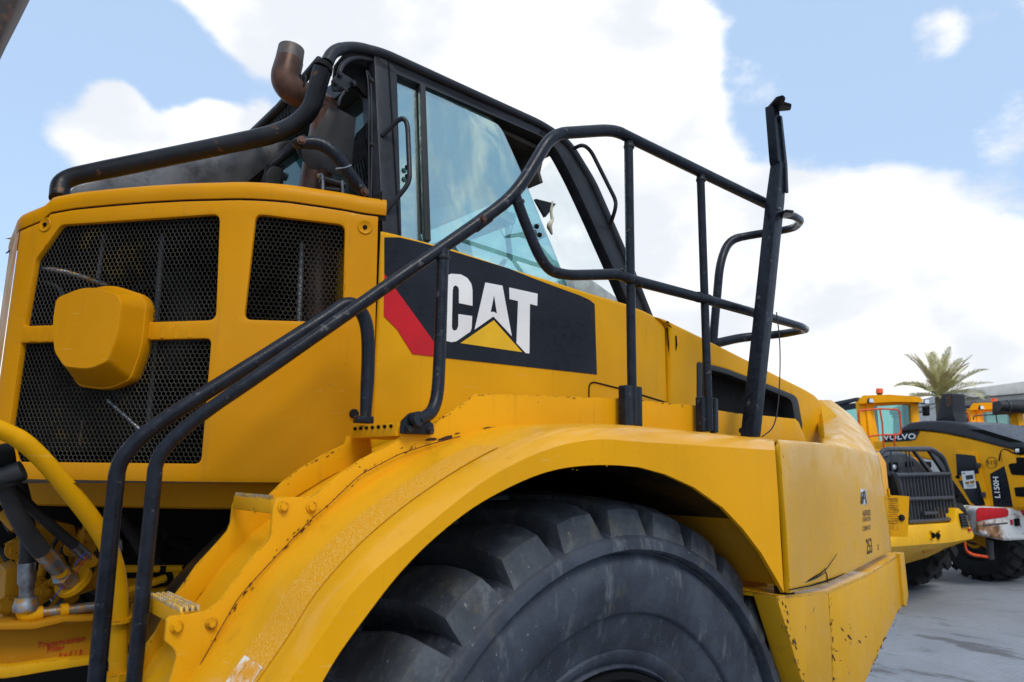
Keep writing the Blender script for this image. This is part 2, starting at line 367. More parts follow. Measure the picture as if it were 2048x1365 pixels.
def loft(name, rows, mat, parent=None, thick=0, bev=0, smooth=38, closed=False, caps=False):
    bm = bmesh.new(); R = [[bm.verts.new(p) for p in r] for r in rows]; k = len(rows[0])
    for a, b in zip(R, R[1:]):
        for i in range(k if closed else k-1): bm.faces.new((a[i], a[(i+1) % k], b[(i+1) % k], b[i]))
    if caps: bm.faces.new(list(reversed(R[0]))); bm.faces.new(R[-1])
    bmesh.ops.recalc_face_normals(bm, faces=bm.faces)
    if thick:
        if sum(f.normal.dot(CAM-f.calc_center_median()) for f in bm.faces) < 0: bmesh.ops.reverse_faces(bm, faces=bm.faces)
        bm.normal_update(); vv = list(bm.verts); ff = list(bm.faces); nm = {v: v.normal.copy() for v in vv}
        be = [e for e in bm.edges if len(e.link_faces) == 1]
        c = {v: bm.verts.new(v.co-nm[v]*thick) for v in vv}
        for f in ff: bm.faces.new([c[v] for v in reversed(f.verts)])
        for e in be: a, b = e.verts; bm.faces.new((a, b, c[b], c[a]))
        bmesh.ops.recalc_face_normals(bm, faces=bm.faces); bevel(bm, bev, 2, 55)
    return finish(name, bm, mat, parent, smooth)
def patch(name, grid, mat, parent=None, n=5, thick=.015, bev=.003, linear=False):
    if linear: return loft(name, [[U(*r[i]) for r in grid] for i in range(len(grid[0]))], mat, parent, thick, bev, 60)
    rows = [spline([U(*q) for q in r], n) for r in grid]
    cols = [spline([r[i] for r in rows], n) for i in range(len(rows[0]))]
    return loft(name, cols, mat, parent, thick, bev, 50)
def box(name, c, s, mat, parent=None, bev=.004, rot=None):
    bm = bmesh.new(); bmesh.ops.create_cube(bm, size=1)
    for v in bm.verts: v.co = Vector((v.co.x*s[0], v.co.y*s[1], v.co.z*s[2]))
    bevel(bm, bev)
    mm = Matrix.Translation(c) @ (rot.to_4x4() if rot else Matrix.Identity(4))
    bmesh.ops.transform(bm, matrix=mm, verts=bm.verts); return finish(name, bm, mat, parent)
_bolt = None
def bolt(p, n, r, mat, parent, name='bolt'):
    global _bolt
    if _bolt is None:
        bm = bmesh.new()
        bmesh.ops.create_cone(bm, segments=16, radius1=1.25, radius2=1.2, depth=.3, cap_ends=True, matrix=Matrix.Translation((0, 0, .15)))
        bmesh.ops.create_cone(bm, segments=6, radius1=.9, radius2=.86, depth=.7, cap_ends=True, matrix=Matrix.Translation((0, 0, .6)))
        o = finish('bolt', bm, None); _bolt = o.data; D.objects.remove(o)
    key = 'bolt_'+mat; me = D.meshes.get(key)
    if me is None: me = _bolt.copy(); me.name = key; me.materials.clear(); me.materials.append(M[mat])
    o = D.objects.new(name, me); COL.objects.link(o)
    par(o, parent)
    o.matrix_world = Matrix.Translation(p) @ Vector(n).to_track_quat('Z', 'Y').to_matrix().to_4x4() @ Matrix.Diagonal((r, r, r, 1)); return o
def text(name, body, surf, px, py, hpx, mat, parent, off=.004, rot=0, sx=1, bold=0, spacing=1, shear=0, align='CENTER'):
    cu = D.curves.new(name, 'FONT'); cu.body = body; cu.align_x = align; cu.align_y = 'CENTER'; cu.space_character = spacing; cu.shear = shear; cu.extrude = .0008
    u, v = surf.uv(px, py); u2, v2 = surf.uv(px, py-hpx); cu.size = math.hypot(u2-u, v2-v)/.72; cu.offset = bold*cu.size
    t = D.objects.new('temp_text', cu); COL.objects.link(t); bpy.context.view_layer.update()
    me = D.meshes.new_from_object(t.evaluated_get(bpy.context.evaluated_depsgraph_get())); D.objects.remove(t); D.curves.remove(cu)
    me.materials.clear(); o = link(name, me, mat, parent)
    mm = Matrix((surf.u, surf.v, surf.n)).transposed() @ Matrix.Rotation(rot, 3, 'Z') @ Matrix.Diagonal((sx, 1, 1))
    o.matrix_world = Matrix.Translation(surf.pos(u, v, off)) @ mm.to_4x4(); return o
def wrap(o, target, gap=.0015):
    from mathutils.bvhtree import BVHTree
    me = target.data; bv = BVHTree.FromPolygons([v.co for v in me.vertices], [p.vertices for p in me.polygons]); mw = o.matrix_world.copy(); iv = mw.inverted(); n = (mw.to_3x3() @ Vector((0, 0, 1))).normalized()
    if o.type == 'MESH' and mw.is_identity: n = HP.n
    for v in o.data.vertices:
        p = mw @ v.co; h = bv.ray_cast(p+n*.3, -n)
        if h[0] is not None: v.co = iv @ (h[0]+n*gap)
    return o
def thing(name, label, cat, loc=(0, 0, 0), group=None):
    o = D.objects.new(name, None); COL.objects.link(o); o.location = loc; o.empty_display_size = .2
    o['label'] = label; o['category'] = cat
    if group: o['group'] = group
    bpy.context.view_layer.update()
    return o
def tag(o, label, cat, group=None):
    o['label'] = label; o['category'] = cat
    if group: o['group'] = group
    return o
g = G('rusty_white'); c = g.mix(g.rng(g.noise(2.2, 8, .7), .50, .62), (.70, .69, .66), g.mix(g.rng(g.noise(9, 6), .4, .6), (.16, .06, .02), (.30, .14, .05))); g.set(c, .5); M['rusty_white'] = g.m
g = G('rusty_body'); c = g.mix(g.rng(g.noise(14, 8, .7), .42, .6), (.016, .011, .009), (.085, .03, .014)); g.set(c, .7); M['rusty_body'] = g.m
g = G('arch_dark'); c = g.mix(g.rng(g.noise(5, 6), .40, .62), (.012, .010, .007), (.075, .035, .004)); g.set(c, .85, 0, 0, .1); M['arch_dark'] = g.m  # mottled near-black to dark brown, for the rear and top of the arch liner
# ================================================================== setting
bm = bmesh.new()
for q in ((-400, -300, 0), (700, -300, 0), (700, 800, 0), (-400, 800, 0)): bm.verts.new(q)
bm.faces.new(bm.verts); gr = finish('ground', bm, 'paving'); gr['kind'] = 'structure'; gr['label'] = 'grey block paving of the machine yard'

# ================================================================== the articulated truck
WC = Vector((1.595, 1.37, .93))       # front wheel, outer face
truck = thing('articulated_truck', 'yellow articulated dump truck with black handrails and big wheel, filling the foreground', 'truck', (WC.x, 2.9, 0))
T = truck
# ---------------- wheel: tyre turned round its axle, lugs one by one
def lathe(name, prof, mat, parent, seg=96, cx=WC):
    rows = [[Vector((cx.x+r*math.cos(a), y, cx.z+r*math.sin(a))) for (r, y) in prof] for a in [2*math.pi*k/seg for k in range(seg)]]
    return loft(name, rows+[rows[0]], mat, parent, 0, 0, 40)
wheel = lathe('wheel', [(.02, 1.56), (.30, 1.56), (.315, 1.53), (.34, 1.50), (.40, 1.49), (.415, 1.45), (.43, 1.425), (.447, 1.425), (.45, 1.46), (.45, 1.62)], 'matte_black', T)
tyre = lathe('tyre', [(.445, 1.60), (.45, 1.44), (.46, 1.428), (.468, 1.44), (.478, 1.432), (.49, 1.421), (.503, 1.419), (.508, 1.426), (.56, 1.405), (.608, 1.392), (.613, 1.381), (.62, 1.377), (.66, 1.367), (.70, 1.362), (.745, 1.366), (.766, 1.376), (.776, 1.384), (.780, 1.382), (.783, 1.352), (.788, 1.345), (.812, 1.347), (.822, 1.354), (.832, 1.375), (.838, 1.395), (.842, 1.42), (.845, 1.47), (.85, 1.60), (.852, 1.74), (.85, 1.90), (.84, 2.07), (.80, 2.11), (.62, 2.11), (.45, 2.05)], 'rubber', wheel)
def lug_mesh():
    bm = bmesh.new(); a = math.radians(12.857)
    def P(ang, r, y): return bm.verts.new(Vector((r*math.sin(ang), y, r*math.cos(ang))))
    # lug runs from the shoulder to the crown; it leans in plan; sections along y
    secs = [(1.357, .826, 1.386, .895, .43, .325, .0), (1.41, .828, 1.435, .914, .42, .325, .0), (1.49, .83, 1.50, .924, .39, .31, -.02), (1.60, .84, 1.60, .931, .35, .28, -.12), (1.715, .85, 1.715, .934, .31, .25, -.32), (1.76, .85, 1.755, .934, .28, .22, -.38)]
    R = []
    for (yb, rb, yt, rt, wb, wt, sh) in secs:
        R.append([P(a*(sh-wb), rb-.01, yb), P(a*(sh-wt), rt, yt), P(a*(sh), rt+.003, yt), P(a*(sh+wt), rt, yt), P(a*(sh+wb), rb-.01, yb)])
    for p, q in zip(R, R[1:]):
        for i in range(4): bm.faces.new((p[i], p[i+1], q[i+1], q[i]))
    bm.faces.new(R[0]); bm.faces.new(list(reversed(R[-1])))
    bmesh.ops.recalc_face_normals(bm, faces=bm.faces); bevel(bm, .007, 2, 24)
    me = D.meshes.new('lug')
    for f in bm.faces: f.smooth = True
    for e in bm.edges:
        if len(e.link_faces) == 2 and e.calc_face_angle(0) > .42: e.smooth = False
    bm.to_mesh(me); bm.free(); me.materials.append(M['rubber_tread']); return me
lm = lug_mesh(); lmi = lm.copy(); lmi.transform(Matrix.Scale(-1, 4, (0, 1, 0))); lmi.transform(Matrix.Translation((0, 3.48, 0))); lmi.flip_normals()
for k in range(28):
    for me, ph in ((lm, 0), (lmi, .5)):
        o = D.objects.new('lug', me); COL.objects.link(o); o.parent = wheel
        ang = math.radians(90-114.4-(k+ph)*12.857+ .0)
        o.matrix_world = Matrix.Translation((WC.x, 0, WC.z)) @ Matrix.Rotation(ang, 4, 'Y')
# ---------------- front fender
ridge = [(430, 1520), (475, 1440), (524, 1365), (583, 1280), (640, 1190), (717, 1101), (794, 1032), (871, 975), (948, 926), (1025, 886), (1082, 863), (1140, 850), (1217, 848), (1280, 851), (1410, 864), (1546, 878)]
crease = [(470, 1530), (530, 1440), (578, 1365), (632, 1290), (690, 1205), (742, 1147), (818, 1082), (900, 1014), (975, 958), (1050, 918), (1100, 898), (1150, 885), (1205, 879), (1280, 884), (1410, 892), (1550, 901)]
lip = [(560, 1530), (600, 1440), (644, 1365), (680, 1305), (738, 1225), (794, 1153), (855, 1089), (930, 1027), (995, 987), (1063, 955), (1120, 938), (1180, 931), (1235, 931), (1280, 935)]
cr_d = [tuple(v) for v in spline([Vector(p) for p in crease], 4)]
R1 = [U(x, y, 1.335) for x, y in ridge]; R2 = [U(x, y, 1.25) for x, y in crease]
rt = [Vector((p.x+(.012 if p.x < 1.3 else 0), 1.98, p.z+.006)) for p in R1]
sm = lambda r: spline(r, 4)
top = loft('fender_top', [sm(rt), sm([Vector((p.x+.005, 1.60, p.z+.008)) for p in R1]), sm([Vector((p.x-.001, 1.40, p.z+.003)) for p in R1]), sm([Vector((p.x, 1.345, p.z-.002)) for p in R1]), sm([a.lerp(b, .06) for a, b in zip(R1, R2)]), sm([a.lerp(b, .5)+Vector((-.002, -.003, .002)) for a, b in zip(R1, R2)]), [U(x, y, 1.25) for x, y in cr_d]], 'yellow_fender_top', T, 0, 0, 30)
top.name = 'fender'
cheek = cr_d + [(1557, 1000), (1562, 1090), (1568, 1186), (1554, 1160), (1523, 1107), (1485, 1057), (1446, 1016), (1388, 975), (1331, 949)] + list(reversed([tuple(v) for v in spline([Vector(p) for p in lip], 4)]))
cp = YP(1.25)
fc = sheet('fender_face', cp, [cp.uv(*p) for p in cheek], 'yellow_fender', top, thick=.012, bev=0, uv=True)
lf = [U(x, y, 1.25) for x, y in lip + [(1331, 949), (1388, 975), (1446, 1016), (1485, 1057), (1523, 1107), (1554, 1160), (1568, 1186)]]
def arch(off, y): return sm([Vector((p.x+(p.x-WC.x)*off, y, p.z+(p.z-WC.z)*off)) for p in lf])
loft('arch_return', [arch(0, 1.251), arch(.003, 1.258), arch(.010, 1.266), arch(.022, 1.272)], 'yellow_fender', top, 0, 0)
def arch2(off, y, lo): return [Vector((p.x+(p.x-WC.x)*off, y, p.z+(p.z-WC.z)*off)) for p in (sm(lf)[:69] if lo else sm(lf)[68:])]
for lo, mt in ((True, 'arch_dark'), (False, 'yellow_grimy')): loft('arch_liner', [arch2(o_, y_, lo) for o_, y_ in ((.020, 1.271), (.03, 1.30), (.03, 1.85), (.02, 2.2))], mt, top, 0, 0)
# inner wall behind the wheel and the sloping rear wall of the arch
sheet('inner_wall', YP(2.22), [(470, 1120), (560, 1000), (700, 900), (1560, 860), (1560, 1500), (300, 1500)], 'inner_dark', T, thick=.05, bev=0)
sheet('arch_panel', YP(1.52), [(1395, 1000), (1450, 1010), (1482, 1062), (1520, 1130), (1548, 1200), (1548, 1245), (1520, 1238), (1490, 1232), (1440, 1150)], 'yellow_grimy', T, thick=.25, bev=.006)
# ---------------- step plates (stringers) and side plate
SP = YP(1.62)
plate = [(320, 1420), (344, 1350), (353, 1313), (346, 1296), (330, 1283), (334, 1240), (342, 1233), (380, 1230), (414, 1222), (434, 1208), (448, 1192), (464, 1168), (492, 1132), (520, 1098), (536, 1080), (543, 1062), (546, 1020), (551, 997), (560, 994), (610, 995), (624, 992), (656, 969), (690, 942), (722, 920), (760, 900), (792, 885), (803, 873), (806, 850), (815, 845), (870, 846), (911, 818), (953, 788), (1010, 789), (1100, 792), (1248, 797), (1300, 802), (1400, 812), (1437, 821), (1474, 827), (1530, 832), (1591, 838), (1598, 845), (1612, 880), (1612, 900), (1280, 905), (1080, 900), (960, 935), (870, 985), (790, 1040), (700, 1120), (600, 1250), (500, 1400), (470, 1450)]
sheet('step_plate', SP, plate, 'yellow_worn', T, thick=.012, bev=.0025)
BP = YP(1.88)
bplate = [(352, 1189), (372, 1163), (393, 1132), (420, 1103), (440, 1081), (456, 1062), (462, 1046), (466, 1012), (472, 996), (540, 990), (566, 964), (602, 937), (648, 909), (690, 889), (695, 872), (740, 868), (745, 905), (720, 925), (647, 960), (583, 1000), (537, 1040), (470, 1110), (400, 1190), (360, 1250), (290, 1400), (240, 1400)]
sheet('rear_step_plate', BP, bplate, 'yellow_worn', T, thick=.012, bev=.0025)
# rear fender sheet between the two plates is the fender top; treads with serrated bars
# gritty strip and bare patch along the outer edge of the fender
k_ = 12
q_ = sm(R1)
nr = [Vector((p.x-WC.x, 0, p.z-WC.z)).normalized()*.001 for p in q_]
sl0 = slice(0, 4*9)
loft('grip_strip', [[Vector((p.x, y, p.z+dz))+n for p, n in list(zip(q_, nr))[sl0]] for y, dz in ((1.352, .0005), (1.40, .0045), (1.46, .006))], 'grip_strip', top)
loft('bare_patch', [[Vector((p.x, y, p.z+dz))+n*2 for p, n in list(zip(q_, nr))[2:10]] for y, dz in ((1.36, .002), (1.41, .005), (1.45, .0062))], 'worn_white', top)
def tread(a, b, c, d, ya, yb, nbar, name='step_tread'):
    """a-b front edge (left, right) on the front plate, c-d back edge (left, right)"""
    A, B_, C_, D_ = U(*a, ya), U(*b, ya), U(*c, yb), U(*d, yb)
    h = .032; z = (A.z+B_.z)/2; x0, x1 = C_.x, B_.x; y0, y1 = ya, yb
    e = Vector(((x0+x1)/2, (y0+y1)/2, z))
    def bar(p, q, t, hh, teeth):
        d = (q-p); n = max(2, int(d.length/.014)) if teeth else 1; up = Vector((0, 0, 1)); s = d.cross(up).normalized()*t/2
        pts = []
        for i in range(n+1):
            pts.append((p+d*(i/n), 0))
            if teeth and i < n: pts += [(p+d*((i+.35)/n), .009), (p+d*((i+.65)/n), .009)]
        lo = [[bm.verts.new(v-s*k+Vector((0, 0, -hh))) for v, _ in pts] for k in (1, -1)]; hi = [[bm.verts.new(v-s*k+Vector((0, 0, o))) for v, o in pts] for k in (1, -1)]
        for i in range(len(pts)-1):
            bm.faces.new((lo[0][i], lo[0][i+1], hi[0][i+1], hi[0][i])); bm.faces.new((lo[1][i], hi[1][i], hi[1][i+1], lo[1][i+1])); bm.faces.new((hi[0][i], hi[0][i+1], hi[1][i+1], hi[1][i]))
        for i in (0, -1): bm.faces.new((lo[0][i], hi[0][i], hi[1][i], lo[1][i]))
    o = box(name, e-Vector((x1-x0, 0, 0))*.5-Vector((0, 0, h/2)), (.008, y1-y0, h), 'yellow_worn', T, .002)
    for i in range(nbar+1):
        x = x0+(x1-x0)*i/nbar; bm = bmesh.new(); bar(Vector((x, y0+.01, z)), Vector((x, y1-.004, z)), .006, h*.8, True); finish('serrated_bar', bm, 'tread_metal', o)
    for j in range(4):
        y = y0+.01+(y1-y0-.02)*j/3; bm = bmesh.new(); bar(Vector((x0, y, z-.002)), Vector((x1, y, z-.002)), .006, h*.8, j == 3); finish('cross_bar', bm, 'yellow_worn', o)
    return o
tread((296, 1232), (400, 1222), (300, 1205), (402, 1198), 1.63, 1.87, 3)
tread((470, 1002), (548, 998), (470, 998), (549, 992), 1.63, 1.87, 3)
x0_, x1_ = U(693, 862, 1.86).x, U(803, 862, 1.63).x
x0_ = (x0_+x1_)/2
t3 = box('step_tread', Vector((x0_+.06, 1.745, U(748, 862, 1.74).z)), (.12, .235, .035), 'yellow_worn', T, .003)
bm = bmesh.new()
for i in range(7):
    bmesh.ops.create_cone(bm, segments=8, radius1=.005, radius2=.004, depth=.012, cap_ends=True, matrix=Matrix.Translation(Vector((x0_, 1.648+i*.032, U(748, 862, 1.74).z+.009))) @ Matrix.Rotation(math.pi/2, 4, 'Y'))
finish('tread_perforation', bm, 'matte_black', t3)
for x, y in ((566, 1014), (622, 1014), (353, 1254), (422, 1247)): bolt(SP.at(x, y, .001), (0, -1, 0), .0105, 'yellow_worn', T)
# ---------------- belly beam below the box, engine bay
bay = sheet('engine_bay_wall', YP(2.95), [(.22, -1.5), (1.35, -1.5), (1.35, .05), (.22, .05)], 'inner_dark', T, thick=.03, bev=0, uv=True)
FB = YP(2.32)
beam = sheet('frame_beam', FB, [(-80, 1250), (90, 1248), (185, 1236), (300, 1231), (300, 1310), (190, 1317), (60, 1332), (-80, 1345)], 'yellow_grimy', T, thick=.03, bev=.004)
sheet('beam_flange', FB, [(-80, 1330), (20, 1327), (110, 1314), (260, 1306), (330, 1303), (330, 1316), (200, 1322), (100, 1337), (10, 1352), (-80, 1356)], 'yellow_faded', beam, thick=.06, bev=.006, off=.035)
sheet('beam_top', FB, [(-80, 1240), (60, 1238), (110, 1227), (300, 1222), (300, 1233), (120, 1238), (60, 1252), (-80, 1254)], 'yellow_grimy', beam, thick=.10, bev=.006, off=.06)
hw = [("Transmission", 122, 1284, 11, .03), ("Filter", 110, 1297, 10, .06), ("3 u 7 1 2", 140, 1307, 8, .03)]
for b, x, y, h, r in hw: text('handwriting', b, FB, x, y, h, 'ink_red', beam, .003, r, .95, .01, 1.1, .15)
bb = sheet('valve_block', YP(2.5), [(160, 1100), (176, 1062), (212, 1068), (214, 1140), (190, 1180), (150, 1195), (120, 1180)], 'yellow_grimy', T, thick=.22, bev=.008)
for x, y in ((179, 1072), (178, 1094)): bolt(U(x, y, 2.49), (0, -1, 0), .022, 'yellow_grimy', bb)
sheet('valve_block', YP(2.62), [(60, 1060), (100, 1040), (150, 1050), (165, 1100), (150, 1180), (60, 1200), (20, 1160)], 'yellow_grimy', T, thick=.2, bev=.01)
pb = sheet('mounting_plate', YP(2.4), [(70, 1180), (118, 1148), (126, 1160), (120, 1185), (85, 1210), (66, 1212)], 'yellow_grimy', T, thick=.02, bev=.003)
for x, y in ((112, 1166), (90, 1184)): bolt(U(x, y, 2.395), (0, -1, 0), .015, 'yellow_grimy', pb)
sheet('mounting_plate', YP(2.45), [(12, 1140), (36, 1130), (44, 1140), (36, 1236), (4, 1240)], 'yellow_grimy', T, thick=.15, bev=.004)
sheet('mounting_plate', YP(2.75), [(-60, 1120), (40, 1075), (60, 1130), (40, 1200), (-60, 1230)], 'yellow_grimy', T, thick=.03, bev=.004)
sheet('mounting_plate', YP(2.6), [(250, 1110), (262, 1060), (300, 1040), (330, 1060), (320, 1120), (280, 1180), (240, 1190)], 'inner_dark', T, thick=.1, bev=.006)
h1 = tube('hydraulic_hose', [(-40, 880, 2.12, 36), (10, 975, 2.12, 35), (48, 1058, 2.16, 35), (83, 1104, 2.2, 34)], 'hose_rubber', T, .2)
tube('hose_fitting', [(80, 1099, 2.2, 34), (104, 1124, 2.23, 35), (116, 1139, 2.25, 30)], 'steel', h1, 0)
tube('hose_nut', [(116, 1139, 2.25, 26), (124, 1147, 2.26, 26)], 'yellow_worn', h1, 0); tube('hose_nut', [(122, 1150, 2.26, 40), (142, 1163, 2.29, 38)], 'steel', h1, 0, 6)
tube('flange', [(144, 1160, 2.3, 70), (150, 1166, 2.305, 70)], 'yellow_worn', h1, 0, 20)
h2 = tube('hydraulic_hose', [(-20, 930, 2.2, 22), (30, 985, 2.2, 22), (88, 1040, 2.22, 21), (149, 1092, 2.25, 20)], 'hose_rubber', T, .15)
tube('hose_fitting', [(147, 1090, 2.25, 22), (172, 1113, 2.28, 23)], 'plain_steel', h2, 0); tube('hose_nut', [(172, 1113, 2.28, 26), (184, 1126, 2.3, 26)], 'yellow_worn', h2, 0, 6)
h3 = tube('hydraulic_hose', [(30, 940, 2.3, 28), (50, 1010, 2.3, 28), (57, 1080, 2.3, 29), (54, 1130, 2.3, 29)], 'hose_rubber', T, .2)
tube('hose_fitting', [(54, 1126, 2.3, 31), (54, 1165, 2.3, 33), (54, 1172, 2.3, 26), (53, 1195, 2.3, 26)], 'plain_steel', h3, 0)
tube('flange', [(53, 1194, 2.3, 40), (52, 1204, 2.3, 41), (52, 1208, 2.3, 46), (51, 1222, 2.3, 44)], 'steel', h3, 0, 16)
tube('pipe_elbow', [(50, 1218, 2.3, 34), (51, 1232, 2.3, 32), (85, 1226, 2.3, 28)], 'yellow_worn', h3, .04)
tube('coolant_pipe', [(84, 1226, 2.3, 21), (190, 1214, 2.3, 20)], 'steel', T, 0)
tube('pipe_clamp', [(119, 1222, 2.3, 27), (136, 1220, 2.3, 27)], 'yellow_worn', T, 0)
tube('hose_sleeve', [(-30, 920, 2.10, 52), (28, 908, 2.10, 48)], 'matte_black', T, 0)
tube('hose_sleeve', [(-30, 968, 2.10, 50), (16, 952, 2.09, 46), (46, 940, 2.08, 40)], 'black_plastic', T, .05)
tube('loose_hose', [(240, 1035, 2.5, 20), (262, 1070, 2.5, 20), (290, 1115, 2.5, 20), (330, 1140, 2.5, 18)], 'hose_rubber', T, .15)
for pts in ([(250, 1138, 2.4, 15), (340, 1138, 2.4, 14), (400, 1136, 2.4, 11)], [(250, 1182, 2.38, 15), (300, 1168, 2.38, 15), (345, 1150, 2.4, 14), (392, 1146, 2.42, 12)], [(250, 1192, 2.45, 14), (300, 1185, 2.45, 14), (370, 1174, 2.45, 13)], [(240, 1165, 2.5, 14), (330, 1160, 2.5, 12)]):
    tube('fuel_pipe', pts, 'yellow_worn', T, .1)
for q in ([(318, 1139, 2.4, 16), (330, 1139, 2.4, 16)], [(330, 1157, 2.395, 18), (342, 1152, 2.40, 18)], [(362, 1138, 2.4, 15), (376, 1137, 2.4, 15)]): tube('tape_band', q, 'matte_black', T, 0)
tubes('cable_tie', [[(149, 1132, 2.24, 2), (158, 1118, 2.24, 2), (172, 1106, 2.24, 2)], [(108, 1196, 2.3, 2.4), (120, 1180, 2.26, 2.4), (126, 1170, 2.26, 2.4)]], 'blue_wire', T, .03, 6)
tubes('cable_tie', [[(152, 1146, 2.24, 2.4), (163, 1128, 2.24, 2.4), (176, 1110, 2.24, 2.4)], [(126, 1180, 2.27, 2.4), (136, 1166, 2.26, 2.4)]], 'red_wire', T, .03, 6)
random.seed(3)
for k in range(26):                    # hoses and lines crossing the bay
    x, y = random.uniform(-20, 300), random.uniform(1050, 1120); Yd = random.uniform(2.42, 2.75); wdt = random.choice((5, 7, 9, 12, 16))
    tube('bay_hose', [(x, y, Yd, wdt), (x+random.uniform(-30, 40), y+50, Yd, wdt), (x+random.uniform(-60, 80), y+random.uniform(80, 150), Yd+.05, wdt)], random.choice(['hose_rubber', 'matte_black', 'yellow_grimy', 'hose_rubber', 'plain_steel']), T, .12, 10)
for k in range(16):
    x, y = random.uniform(0, 300), random.uniform(1080, 1225); bolt(U(x, y, 2.44), (0, -1, 0), random.uniform(.012, .024), random.choice(['yellow_grimy', 'plain_steel', 'yellow_grimy']), T)
for k in range(14):                    # small fittings deep in the bay
    x, y = random.uniform(20, 420), random.uniform(1040, 1190); Yd = random.uniform(2.65, 2.85)
    tube('bay_fitting', [(x, y, Yd, random.uniform(14, 34)), (x+random.uniform(-50, 60), y+random.uniform(-30, 30), Yd+.03, random.uniform(12, 30))], random.choice(['yellow_grimy', 'inner_dark', 'hose_rubber']), T, 0, 10)
gpipe = tube('guard_pipe', [(-60, 842, 2.0, 36), (0, 858, 2.02, 36, .12), (62, 890, 2.04, 36, .1), (205, 1062, 2.12, 35, .3), (236, 1145, 2.14, 34, .15), (240, 1240, 2.14, 32)], 'yellow_paint', T, .1)
tube('guard_pipe_flange', [(238, 1238, 2.14, 44), (238, 1246, 2.14, 44)], 'yellow_worn', gpipe, 0, 18)
tube('guard_pipe_stub', [(238, 1245, 2.15, 33), (236, 1345, 2.15, 34)], 'yellow_worn', gpipe, 0); tube('guard_pipe_foot', [(232, 1345, 2.15, 54), (232, 1362, 2.15, 54)], 'yellow_worn', gpipe, 0, 8)

# ---------------- cooling box behind the cab
def chain(start, segs):
    p = [Vector(start)]
    for h, l in segs: p.append(p[-1]+Vector((-math.cos(math.radians(h)), math.sin(math.radians(h))))*l)
    return p
BX0 = (.582*1.98, 1.98)
pl = chain(BX0, [(22, .20), (24, .12), (28, .06), (34, .06), (40, .06), (45, .10), (48, .15), (50, .12), (51, .10), (52, .06), (54, .19), (70, .012), (88, .02), (92, .5)])
BX = Plan([tuple(p) for p in pl])
sl_ = .92
UVB = BX.uv
zb = UVB(300, 966)[1]; zb2 = UVB(300, 1014)[1]
ms = [s for s in BX.s]
seam = [(757, 433), (725, 429), (690, 422), (629, 413), (580, 406), (532, 402), (480, 400), (435, 401), (360, 403), (290, 407), (215, 413), (145, 420), (100, 428)]
su = [UVB(*p) for p in seam]
send = BX.s[-1]-.527
zl = su[-1][1]-.02
outl = su+[(send-.10, zl), (send, zl-.03), (send, zb)]+[(u_, zb) for u_ in (1.0, .8, .6, .4, .2)]+[UVB(746, 900)[:1]+(zb,)]+[(UVB(750, 700))]
W1 = rnd([(121, 450), (439, 428), (431, 640), (48, 652), (70, 520), (91, 492)], [8, 16, 16, 4, 8, 8])
W2 = rnd([(512, 428), (690, 450), (685, 645), (488, 639)], 14)
W3 = rnd([(42, 686), (422, 677), (401, 928), (31, 924), (16, 872)], [4, 12, 14, 6, 4])
def dense(pts, d=9):
    o = []
    for i in range(len(pts)):
        a, b = Vector(pts[i-1]), Vector(pts[i]); k = max(1, int((a-b).length/d))
        o += [tuple(a.lerp(b, j/k)) for j in range(1, k+1)]
    return o
W1, W2, W3 = dense(W1), dense(W2), dense(W3)
def dense_uv(pts, d=.03): return dense(pts, d)
hl = [[UVB(*p) for p in w_] for w_ in (W1, W2, W3)]
bxp = sheet('cooling_box', BX, dense_uv(outl), 'yellow_plastic', T, holes=hl, thick=.022, bev=.006, uv=True, grid=.045)
us = [BX.s[-1]*i/60 for i in range(61)]; us = [u_ for u_ in us if u_ <= send+.38]
def zs(u_):
    pts = sorted(su+[(send-.10, zl), (send, zl-.03), (9, zl-.03)])
    if u_ <= pts[0][0]: return pts[0][1]
    for (a, za), (b, zb_) in zip(pts, pts[1:]):
        if a <= u_ <= b: return za+(zb_-za)*(u_-a)/(b-a)
lidr = [(.004, -.02), (.007, -.001), (.022, .003), (.042, .003), (.056, -.004), (.066, -.018), (.072, -.05), (.078, -.30)]
loft('box_lid', [[BX.pos(u_, zs(u_)+dz, off) for u_ in us] for dz, off in lidr]+[[Vector((BX.pos(u_, 0).x, 3.2, zs(u_)+.08)) for u_ in us]], 'yellow_plastic', bxp, 0, 0)
loft('box_seam', [[BX.pos(u_, zs(u_)+dz, -.006) for u_ in us] for dz in (-.012, .012)], 'matte_black', bxp)
loft('box_lower_edge', [[BX.pos(u_, zz, off) for u_ in us if u_ < send+.1] for zz, off in ((zb+.006, -.002), (zb-.001, -.001), (zb-.004, -.003), (zb2, -.022), (zb2-.006, -.035), (zb2-.004, -.12))], 'yellow_plastic', bxp, 0, 0)
loft('box_side', [[BX.pos(u_, z_, -.0) for u_ in [send+i*.04 for i in range(9)]] for z_ in (zb, zl-.03)], 'yellow_plastic', bxp)
for (x, y) in ((730, 455), (91, 450)):  # recessed fixing points
    u_, v_ = UVB(x, y); n = BX.nrm(u_); c = BX.pos(u_, v_, .0015)
    rings = []; q = n.to_track_quat('Z', 'Y').to_matrix()
    for r, o_ in ((.024, 0), (.022, .0025), (.019, .001), (.013, -.0), (.012, -.0005), (.002, -.0005)): rings.append([c+q@Vector((r*math.cos(a), r*math.sin(a), o_)) for a in [k*math.pi/10 for k in range(20)]])
    loft('fixing_recess', rings, 'yellow_plastic', bxp, closed=True); bolt(c, n, .006, 'matte_black', bxp, 'fixing_screw')
u_, v_ = UVB(708, 828); bolt(BX.pos(u_, v_, .001), BX.nrm(u_), .012, 'dark_steel', bxp, 'fixing_screw')
